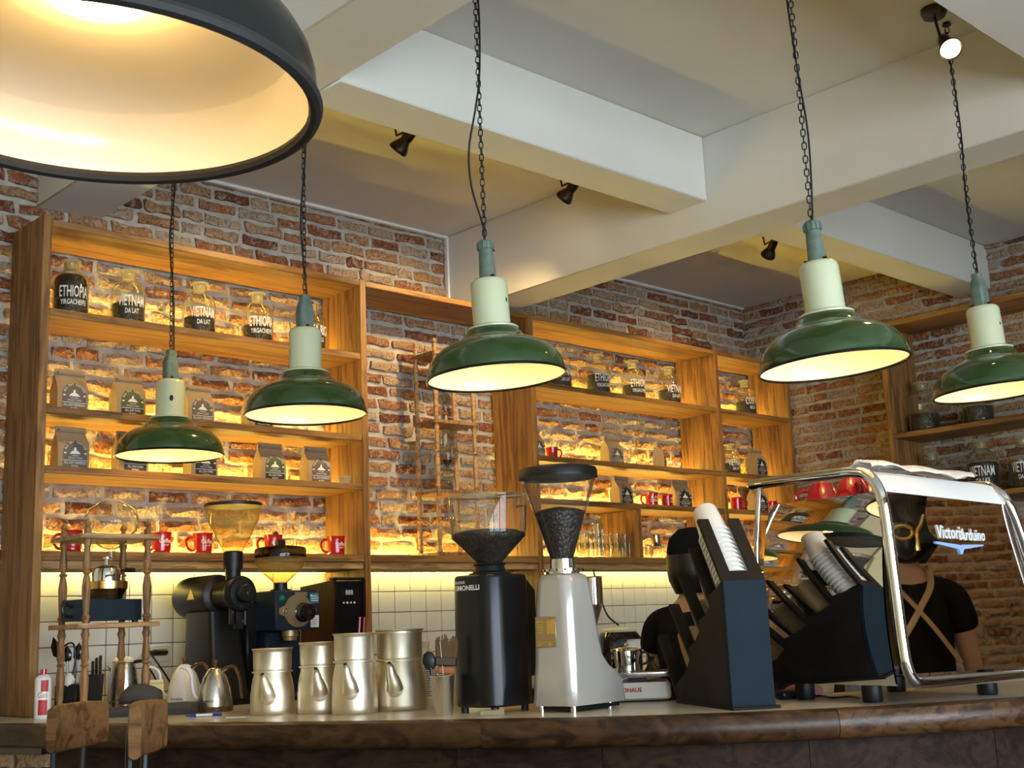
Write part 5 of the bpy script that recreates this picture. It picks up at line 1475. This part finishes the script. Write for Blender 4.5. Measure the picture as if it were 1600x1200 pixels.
for (a, b) in tilt:
    a = V((0, *a)); b = V((0, *b)); d = (b - a).normalized(); nrm = V((0, d.z, -d.y))
    def brd(mb, x0, x1, s0, s1, th=.012):
        P = [a + d * s0, a + d * s1]
        vs = []
        for x in (x0, x1):
            for p in P:
                for t in (0, th): vs.append((x, p.y + nrm.y * t, p.z + nrm.z * t))
        mb.add(vs, [(0, 1, 3, 2), (4, 6, 7, 5), (0, 4, 5, 1), (2, 3, 7, 6), (0, 2, 6, 4), (1, 5, 7, 3)])
    L = (b - a).length
    mb = MB()
    brd(mb, 0, .034, .0, L); brd(mb, HW - .034, HW, .0, L); brd(mb, .034, HW - .034, .0, .034)
    mb.build('slotted_board', MAT['holder'], ho)
HM = T(2.84, 2.137, CT) @ RZ(HA)
tdir = V((0, .147, .186)).normalized()
CUPM = MB().lathe([(0, .110), (.030, .110), (.0345, .114), (.0365, .110), (.0455, .008), (.0475, .007), (.0515, .005), (.0515, .0), (.0475, -.0005), (.0446, .004), (.0353, .1065), (0, .108)], 28).mesh('paper_cup', MAT['paper'], 50)
def stack_axis(i):
    (a0, b0), (a1, b1) = tilt[i], tilt[i + 1]
    m0 = (V((0, *a0)) + V((0, *a1))) / 2
    return V((HW / 2, m0.y + .006, m0.z + .006))
base = stack_axis(3)
rot = align(tdir)
for k in range(11):
    s = .012 + .0185 * k
    o = obj('paper_cup', CUPM, None, HM @ T(*(base + tdir * s)) @ rot)
    if k == 10:
        tag(o, 'topmost white paper cup of the upended stack, with a small printed mark', 'paper cup')
        mb = MB()
        Rr = .0372
        text_mb(mb, 'A', .012, fn=lambda p: (Rr * math.sin(p[0] / Rr - .5), -Rr * math.cos(p[0] / Rr - .5), .060 + p[1]))
        mb.tube([(Rr * 1.005 * math.sin(-.5 + .18 * math.cos(t)), -Rr * 1.005 * math.cos(-.5 + .18 * math.cos(t)), .064 + .009 * math.sin(t)) for t in [2 * PI * i / 14 for i in range(14)]], .0006, 4, closed=True)
        mb.build('printed_mark', MAT['inkred'], o, ang=0)
    else:
        tag(o, 'white paper cup nested upside down in the stack leaning in the black holder', 'paper cup', 'nested paper cups in the holder')
LIDM = MB().lathe([(0, .012), (.030, .012), (.034, .010), (.036, .002), (.040, .0), (.041, .003), (.037, .006), (.033, .0125), (0, .015)], 24)
lid_clear = LIDM.mesh('cup_lid', MAT['glassfrost'], 50); lid_black = LIDM.mesh('cup_lid', MAT['black'], 50)
SLV = MB().lathe([(.0410, 0), (.0370, .06), (.0375, .06), (.0415, 0)], 20, closed=True).mesh('cup_sleeve', MAT['kraft'], 50)
for i, n, me, lb, grp, dz in ((2, 9, SLV, 'kraft paper cup sleeve nested in the trough below the white cups', 'cup sleeves in the holder', .009), (1, 15, lid_clear, 'clear dome lid in the tilted stack of the middle trough', 'clear lids in the holder', .008), (0, 13, SLV, 'kraft paper cup sleeve in the lowest trough of the black holder', 'cup sleeves in the lowest trough', .008)):
    bs = stack_axis(i)
    for k in range(n):
        o = obj({SLV: 'cup_sleeve'}.get(me, 'plastic_dome'), me, None, HM @ T(*(bs + tdir * (.006 + dz * k))) @ rot)
        tag(o, lb, 'cup sleeve' if me == SLV else 'lid', grp)

# ------------------------------------------------------------------ espresso machine
EA = math.radians(-14.5)
em = thing('espresso_machine', (3.079, 1.753, CT), EA, 'mirror-sided espresso machine with chrome tube frame and dark glass front', 'espresso machine')
MB().box((.30, .27, .32), (.43, .46, .46), bev=.01).build('casing', MAT['steel'], em)
MB().box((.28, .27, .558), (.44, .45, .012), bev=.003).build('cup_deck', MAT['steel2'], em)
# mirror end panel, a little bowed so that its top looks up
rows = []
for j in range(19):
    t = j / 18
    lean = -.004 + .55 * (-.15 * t + .21 * t * t)
    y0 = .016; y1 = .524 - .024 * t
    rows.append([(lean, y0 + (y1 - y0) * i / 8, .052 + t * (.526 + .010 * i / 8)) for i in range(9)])
vs = [p for r_ in rows for p in r_]
fs = [(j * 9 + i, j * 9 + i + 1, (j + 1) * 9 + i + 1, (j + 1) * 9 + i) for j in range(18) for i in range(8)]
n0 = len(vs)
vs += [(x + .006, y, z) for x, y, z in vs]
fs += [tuple(n0 + q for q in f[::-1]) for f in fs]
MB().add(vs, fs).build('mirror_end_panel', MAT['mirror'], em, ang=60)
XZ = M(((1, 0, 0, 0), (0, 0, 1, 0), (0, 1, 0, 0), (0, 0, 0, 1)))
MB().prism([(.006, .082), (.640, .074), (.494, .541), (.006, .574)], .002, .010, m=XZ).build('dark_glass_front', MAT['darkmirror'], em)
MB().loft([[(.0, .000, .575), (.494, .000, .542), (.486, .028, .598), (.0, .028, .622)], [(.0, .014, .575), (.494, .014, .542), (.480, .052, .608), (.0, .052, .638)]]).build('white_fascia', MAT['whitepaint'], em)
MB().loft([[(.12, .053, .58), (.475, .053, .57), (.475, .053, .606), (.12, .053, .632)], [(.12, .14, .58), (.475, .14, .57), (.475, .14, .596), (.12, .14, .612)]]).build('top_cover', MAT['whitepaint'], em)
fr_path = smooth_path([(-.004, .540, .657), (-.006, .36, .651), (-.008, .18, .644), (-.008, .09, .639), (-.008, .04, .624), (-.007, .006, .580), (-.004, -.006, .52), (.0, -.010, .35), (.006, -.012, .16), (.012, -.014, .10), (.032, -.015, .066), (.07, -.015, .058), (.2, -.015, .057), (.67, -.015, .056)], 6)
MB().tube(fr_path, .0165, 14).build('chrome_frame', MAT['chrome'], em)
MB().lathe([(0, 0), (.0165, 0), (.012, .008), (0, .012)], 14, m=T(-.004, .540, .657) @ align((0, 1, .03))).build('frame_cap', MAT['chrome'], em)
MB().tube(smooth_path([(-.004, .504, .643), (-.006, .524, .54), (-.006, .540, .42), (-.004, .538, .15), (.004, .534, .056)], 5), .0085, 10).build('rear_post', MAT['chrome'], em)
MB().tube(smooth_path([(.480, .48, .622), (.480, .25, .615), (.482, .09, .608), (.490, .03, .588), (.508, -.004, .53), (.57, -.012, .32), (.65, -.014, .07)], 6), .0145, 12).build('side_frame', MAT['chrome'], em)
for x, y in ((.072, .184), (.443, .10), (.072, .46), (.45, .46)):
    MB().lathe([(0, 0), (.027, 0), (.029, .004), (.029, .046), (.024, .05), (.024, .10), (0, .10)], 20, m=T(x, y, 0)).build('foot', MAT['black'], em)
lg = MB(); text_mb(lg, 'Victoria', .052, m=T(.193, -.0005, .446) @ RX(PI / 2) @ RZ(-.03), sx=.66, align_x='LEFT', ex=.0012, bold=.0007)
text_mb(lg, 'Arduino', .046, m=T(.286, -.0005, .440) @ RX(PI / 2) @ RZ(-.03), sx=.66, align_x='LEFT', ex=.0012, bold=.0007)
lg.build('script_badge', MAT['whitepaint'], em, ang=0)
MB().prism([(.185, .430), (.185, .436), (.275, .426), (.281, .424), (.288, .426), (.375, .426), (.375, .422), (.294, .413), (.285, .399), (.278, .399), (.273, .414)], -.003, .0015, m=XZ).build('wing_badge', pmat('sky_reflection_badge', (.30, .42, .85), rough=.3), em)  # pale blue paints in the sky that the badge reflects
EMM = T(3.079, 1.753, CT) @ RZ(EA)
RC = MB().lathe([(0, .062), (.022, .062), (.024, .058), (.030, .052), (.042, .02), (.046, 0), (.0445, 0), (.040, .02), (.028, .048), (0, .056)], 26).mesh('cup', MAT['red'], 50)
RH = MB().tube(smooth_path([(.040, 0, .018), (.062, 0, .016), (.066, 0, .034), (.05, 0, .044), (.032, 0, .044)], 5), .0045, 8).mesh('handle', MAT['red'])
for x, y, z, s, a, lb in ((.095, .335, .5645, 1.2, 2, 'upturned red cappuccino cup on the machine deck behind the chrome rail'), (.09, .205, .5645, 1.2, 4, 'upturned red cappuccino cup on the machine deck next to the front fascia'), (.215, .25, .5645, 1.2, 3, 'upturned red cup in the second row on the machine deck')):
    t_ = thing('cappuccino_cup', EMM @ V((x, y, z)), a, lb, 'cup'); t_.scale = (s, s, s)
    obj('cup', RC, t_); obj('handle', RH, t_)
# towel over the fascia
tv = []; tf = []; nx, ny = 22, 12
rg = random.Random(4)
for j in range(ny):
    for i in range(nx):
        u = i / (nx - 1); w = j / (ny - 1)
        x = .00 + .42 * u + .01 * math.sin(9 * w)
        y = .03 + .10 * w + .012 * math.sin(7 * u)
        zz = .646 - .028 * u - (.0 if y > .06 else 0) - .12 * max(0, y - .06) * .9
        if y < .056: zz = .646 - .030 * u - .45 * (.056 - y)
        zz += .010 * abs(math.sin(8 * u + 3 * w)) + .006 * abs(math.sin(15 * u + 8 * w + 1)) + .003
        tv.append((x, y, zz))
for j in range(ny - 1):
    for i in range(nx - 1): tf.append((j * nx + i, j * nx + i + 1, (j + 1) * nx + i + 1, (j + 1) * nx + i))
n0 = len(tv)
tv += [(x, y, z + .005) for x, y, z in tv]; tf += [tuple(n0 + q for q in f[::-1]) for f in tf]
bd = [j * nx for j in range(ny)][::-1] + [i for i in range(1, nx)] + [j * nx + nx - 1 for j in range(1, ny)] + [(ny - 1) * nx + i for i in range(nx - 2, 0, -1)]
tf += [(bd[k], bd[(k + 1) % len(bd)], bd[(k + 1) % len(bd)] + n0, bd[k] + n0) for k in range(len(bd))]
tw_ = thing('bar_towel', EMM @ V((0, 0, 0)), EA, 'crumpled cream bar towel lying over the machine top', 'towel')
MB().add(tv, tf).build('cloth', MAT['towel'], tw_, ang=60)
tw_.location.z += .004
# odds and ends under the machine
pk = thing('pink_cloth', onZ(1272, 1090, CT) + V((.02, .05, 0)), RV, 'crumpled pink cloth tucked under the espresso machine', 'cloth')
mb = MB(); blob(mb, 0, 0, .018, .06, .04, .020, 3); mb.build('cloth', MAT['pink'], pk)
MB().box((.02, -.03, .0015), (.07, .03, .003)).build('hem', MAT['pink'], pk)
ub = thing('adapter_box', onZ(1238, 1093, CT) + V((.015, .03, 0)), RV, 'black power adapter under the mirror end panel', 'adapter')
MB().box((0, 0, .014), (.075, .04, .026), bev=.006).build('box', MAT['black'], ub)
up = [onZ(x, y, CT) + V((0, 0, .005)) for x, y in ((1262, 1092), (1282, 1090), (1302, 1093), (1325, 1091), (1345, 1094))]
MB(T(*(-ub.location))).tube(smooth_path([up[0] - V((.04, .02, 0))] + up, 5), .0035, 6).build('lead', MAT['black'], ub)
ub.rotation_euler = (0, 0, 0)
yt = thing('butter_tub', onZ(1318, 1084, CT) + V((.06, .12, 0)), RV, 'pale yellow tub on the stone under the machine', 'tub')
MB().lathe([(0, 0), (.04, 0), (.045, .03), (.047, .03), (.047, .036), (0, .038)], 24).build('tub', MAT['yellowcream'], yt)
MB().lathe([(0, .0385), (.048, .0385), (.048, .043), (0, .045)], 24).build('lid', MAT['offwhite'], yt)

# ------------------------------------------------------------------ bar stools
def stool(cx_px, cy_px, X, ang, w, label):
    """backrest line at heading ang (from +Y towards +X); its centre shows at the pixel"""
    c = onX(cx_px, cy_px, X)
    root = thing('bar_stool', (c.x, c.y, 0), -ang, label, 'stool')
    # local: y along the backrest, backrest face towards +x (that side shows), seat on the -x side
    h = .115
    secs = []
    for k in range(11):
        t = k / 10 * 2 - 1
        y = t * w / 2; bow = -.022 * (1 - t * t)
        hh = h / 2 * (1 - .10 * t ** 4)
        secs.append([(bow + x, y, c.z + z) for x, z in ((-.011, -hh * .9), (-.013, 0), (-.011, hh * .92), (-.004, hh), (.006, hh), (.012, hh * .88), (.013, 0), (.012, -hh * .88), (.005, -hh), (-.005, -hh))])
    MB().loft(secs).build('backrest', MAT['chairwood'], root, ang=50)
    sx = -.22
    MB().loft([[(x + sx, y, z) for x, y in rrect(q, q, .06, 5)] for q, z in ((.34, .735), (.36, .742), (.36, .755), (.33, .764))]).build('seat', MAT['chairwood'], root)
    for s in (-1, 1):
        MB().tube(smooth_path([(-.022, s * w * .28, c.z), (-.030, s * w * .28, .9), (-.06, s * .12, .77), (-.09, s * .11, .732)], 5), .009, 8).build('back_stay', MAT['black'], root)
        for q in (-1, 1):
            MB().tube([(sx + q * .12, s * .12, .7345), (sx + q * .19, s * .19, 0.0)], .011, 8).build('leg', MAT['black'], root)
    MB().tube([(sx + .165, .165, .25), (sx + .165, -.165, .25), (sx - .165, -.165, .25), (sx - .165, .165, .25)], .008, 8, closed=True).build('footrest', MAT['black'], root)
    return root
stool(123, 1134, 1.42, math.radians(52), .275, 'wooden bar stool with curved backrest in front of the charcoal pouch')
stool(233, 1138, 1.30, math.radians(40), .25, 'wooden bar stool with backrest edge-on beside the steel kettle')

# ------------------------------------------------------------------ people
def skin_mesh(name, verts, edges, radii, mat, parent, sub=2):
    me = bpy.data.meshes.new(name + '_cage'); me.from_pydata(verts, edges, [])
    ob = bpy.data.objects.new(name + '_cage', me); COL.objects.link(ob)
    md_ = ob.modifiers.new('skin', 'SKIN'); md_.use_smooth_shade = True
    sv = me.skin_vertices[0].data
    for i, r_ in enumerate(radii):
        sv[i].radius = r_ if isinstance(r_, tuple) else (r_, r_)
        sv[i].use_root = (i == 0)
    s2 = ob.modifiers.new('sub', 'SUBSURF'); s2.levels = sub; s2.render_levels = sub
    bpy.context.view_layer.update()
    dg = bpy.context.evaluated_depsgraph_get()
    m2 = bpy.data.meshes.new_from_object(ob.evaluated_get(dg))
    m2.name = name; m2.materials.clear(); m2.materials.append(mat)
    m2.polygons.foreach_set('use_smooth', [True] * len(m2.polygons))
    bpy.data.objects.remove(ob); bpy.data.meshes.remove(me)
    return obj(name, m2, parent)
class Skel:
    def __init__(s): s.v = []; s.e = []; s.r = []
    def p(s, co, r, prev=None):
        s.v.append(tuple(co)); s.r.append(r); i = len(s.v) - 1
        if prev is not None: s.e.append((prev, i))
        return i
    def chain(s, pts, prev):
        for co, r in pts: prev = s.p(co, r, prev)
        return prev
def arm_pts(sh, el, wr):
    sh, el, wr = V(sh), V(el), V(wr)
    return [(sh, .050), ((sh * 2 + el) / 3, .046), (el, .038), ((el + wr) / 2, .034), (wr, .024)]
def add_hand(sk, wr, el, prev, out):
    wr, el = V(wr), V(el); d = (wr - el).normalized(); out = V(out)
    side_ = d.cross(out).normalized()
    palm = sk.p(wr + d * .05, (.036, .018), prev)
    tip0 = sk.p(wr + d * .085, (.034, .015), palm)
    for k, L in ((-1.5, .058), (-.5, .07), (.5, .075), (1.5, .066)):
        b = wr + d * .09 + side_ * (k * .018)
        q = sk.p(b, .0095, tip0)
        q = sk.p(b + d * L * .5 - out * .008, .0085, q)
        sk.p(b + d * L * .9 - out * .024, .0072, q)
    b = wr + d * .03 + side_ * .034
    q = sk.p(b, .011, palm); q = sk.p(b + d * .03 + side_ * .018, .010, q); sk.p(b + d * .055 + side_ * .018 - out * .01, .008, q)
def person(loc, rz, label, arms, H=1.66, cap=False, hair=None, apron=False):
    """faces local -y"""
    root = thing('person', loc, rz, label, 'person')
    k = H / 1.66
    S = Skel()
    pel = S.p((0, 0, .93 * k), (.13, .10))
    sp1 = S.p((0, .0, 1.06 * k), (.125, .095), pel)
    ch = S.p((0, .01, 1.22 * k), (.145, .10), sp1)
    nb = S.p((0, .015, 1.36 * k), (.10, .075), ch)
    nk = S.p((0, .012, 1.43 * k), .050, nb)
    h1 = S.p((0, -.010, 1.50 * k), (.066, .078), nk)
    h2 = S.p((0, -.005, 1.565 * k), (.074, .092), h1)
    h3 = S.p((0, .002, 1.625 * k), (.058, .072), h2)
    S.p((0, -.108, 1.545 * k), .011, h2)
    for s, (el, wr) in zip((-1, 1), arms):
        sh = (s * .165, .012, 1.335 * k)
        prev = S.p((s * .10, .012, 1.345 * k), .060, nb)
        prev = S.chain(arm_pts(sh, el, wr), prev)
        add_hand(S, wr, el, prev, (0, 0, 1))
        prev = S.p((s * .085, 0, .86 * k), .095, pel)
        prev = S.chain([((s * .10, -.005, .68 * k), .078), ((s * .105, -.012, .48 * k), .054), ((s * .108, .01, .30 * k), .052), ((s * .11, .015, .08 * k), .034), ((s * .115, -.07, .035), .034), ((s * .12, -.15, .028), .026)], prev)
    body = skin_mesh('body', S.v, S.e, S.r, MAT['skin'], root)
    for s in (-1, 1):
        MB().lathe([(0, .006), (.009, .004), (.011, 0)], 12, m=T(s * .030, -.087, 1.565 * k) @ RX(PI / 2)).build('eye', MAT['paper'], body)
        MB().lathe([(0, -.012), (.014, -.006), (.018, .0), (.012, .010), (0, .012)], 12, m=T(s * .078, .005, 1.55 * k) @ RY(s * PI / 2) @ M.Diagonal((1.5, 1, .7, 1))).build('ear', MAT['skin'], body)
    MB().box((0, -.082, 1.505 * k), (.042, .010, .008), bev=.003).build('mouth', MAT['inkred'], body)
    # shirt
    C = Skel()
    a = C.p((0, 0, .92 * k), (.165, .135)); b = C.p((0, 0, 1.06 * k), (.16, .13), a)
    c = C.p((0, .012, 1.22 * k), (.172, .128), b); d_ = C.p((0, .015, 1.355 * k), (.12, .088), c)
    C.p((0, .014, 1.405 * k), .066, d_)
    for s, (el, wr) in zip((-1, 1), arms):
        sh = V((s * .165, .012, 1.335 * k)); el = V(el)
        q = C.p((s * .10, .012, 1.345 * k), .078, d_)
        q = C.p(sh, .075, q); q = C.p(sh * .7 + el * .3, .070, q); C.p(sh * .5 + el * .5, .072, q)
    skin_mesh('tee_shirt', C.v, C.e, C.r, MAT['tee'], root)
    C = Skel()
    a = C.p((0, 0, .95 * k), (.15, .125))
    for s in (-1, 1):
        C.chain([((s * .09, 0, .84 * k), .112), ((s * .10, -.005, .66 * k), .092), ((s * .105, -.01, .48 * k), .072), ((s * .11, .01, .12 * k), .06)], a)
    skin_mesh('trousers', C.v, C.e, C.r, MAT['trousers'], root)
    for s in (-1, 1):
        MB().loft([[(x + s * .115, y - .06, z) for x, y in rrect(w, l, .035, 4)] for w, l, z in ((.085, .25, 0), (.09, .26, .02), (.085, .24, .05), (.07, .14, .085))]).build('shoe', MAT['black'], root)
    if cap:
        cp = MB().lathe([(0, .09), (.05, .082), (.085, .05), (.096, .01), (.096, -.012)], 26, m=T(0, .0, 1.60 * k) @ M.Diagonal((.92, 1.12, 1, 1))).build('cap', MAT['tee'], root)
        MB().loft([[(x, y - .10, z + 1.588 * k) for x, y in rrect(.15, .03, .012, 3)] for z in (0, .006)] + [[(x, y - .165, 1.583 * k) for x, y in rrect(.10, .02, .009, 3)]]).build('peak', MAT['tee'], cp)
        MB().lathe([(0, -.03), (.06, -.03), (.082, .02), (.088, .06), (.085, .11), (0, .13)], 20, m=T(0, .022, 1.475 * k)).build('hair', MAT['hair'], root)
    if hair:
        C = Skel()
        q = C.p((0, .035, 1.575 * k), (.094, .10)); C.p((0, .01, 1.625 * k), (.082, .09), q)
        q2 = C.p((0, .062, 1.50 * k), (.082, .060), q); C.p((0, .055, 1.445 * k), (.055, .038), q2)
        hr = skin_mesh('hair', C.v, C.e, C.r, MAT['hair'], root)
        bun = MB(T(-.03, .145, 1.535 * k) @ RZ(.2)).lathe([(0, -.075), (.035, -.06), (.05, -.02), (.05, .03), (.032, .06), (0, .07)], 18).build('hair_bun', MAT['hair'], hr)
        cl = MB()
        cl.tube([(.035 * math.cos(t) - .05, .196, 1.555 * k + .024 * math.sin(t)) for t in [2 * PI * i / 18 for i in range(18)]], .008, 8, closed=True)
        cl.tube(smooth_path([(.045, .150, 1.615 * k), (.02, .185, 1.58 * k), (.0, .200, 1.55 * k), (.0, .202, 1.49 * k)], 5), .008, 8)
        cl.build('claw_clip', MAT['brass'], hr)
    if apron:
        ap_ = MB()
        def on_back(x, z):
            zz = z / k
            yb_ = .125 if zz < 1.1 else .128 if zz < 1.25 else .128 - (zz - 1.25) * .35
            return V((x, (yb_ + .015) * (1 - (x / .34) ** 2) + .004, z))
        for s in (-1, 1):
            P = [(s * .075, -.02, 1.43 * k)]
            path = [V((s * .080, .045, 1.425 * k))] + [on_back(s * (.085 - .26 * t), (1.40 - .36 * t) * k) for t in (.1, .3, .5, .7, .85)]
            ap_.tube(smooth_path(path, 6), .012, 6, flat=.28)
        ap_.build('apron_straps', MAT['tan'], root)
        MB().tube([(.172 * math.cos(t), .15 * math.sin(t), 1.02 * k) for t in [2 * PI * i / 28 for i in range(28)]], .012, 6, closed=True, flat=.35).build('apron_tie', MAT['tan'], root)
        rows = []
        vs = []; fs = []
        for j in range(9):
            z = (.55 + .75 * j / 8) * k; wdt = .30 if j < 6 else .24 - .03 * (j - 6)
            for i in range(9):
                x = -wdt / 2 + wdt * i / 8; vs.append((x, -.15 + .25 * x * x - .012 * math.sin(j), z))
        for j in range(8):
            for i in range(8): fs.append((j * 9 + i, j * 9 + i + 1, (j + 1) * 9 + i + 1, (j + 1) * 9 + i))
        n_ = len(vs); vs += [(x, y - .004, z) for x, y, z in vs]; fs += [tuple(n_ + q for q in f[::-1]) for f in fs]
        MB().add(vs, fs).build('apron_bib', MAT['tan'], root)
    return root
# barista at the back bench, mostly behind the cup holder
bp_ = atD(1090, 960, 4.45)
person((bp_.x, bp_.y, 0), math.radians(92), 'person in black cap and black tee bending an arm at the back bench', (((-.24, -.03, 1.08), (-.10, -.24, 1.12)), ((.215, .0, 1.07), (.14, -.22, 1.10))), H=1.60, cap=True)
# server whose back shows mirrored in the dark glass front
person((3.81, .65, 0), math.radians(15), 'person with claw-clipped black hair and tan crossed apron straps, mirrored in the machine front', (((-.225, .0, 1.06), (-.14, -.22, 1.08)), ((.225, .0, 1.06), (.14, -.22, 1.08))), H=1.68, hair=True, apron=True)
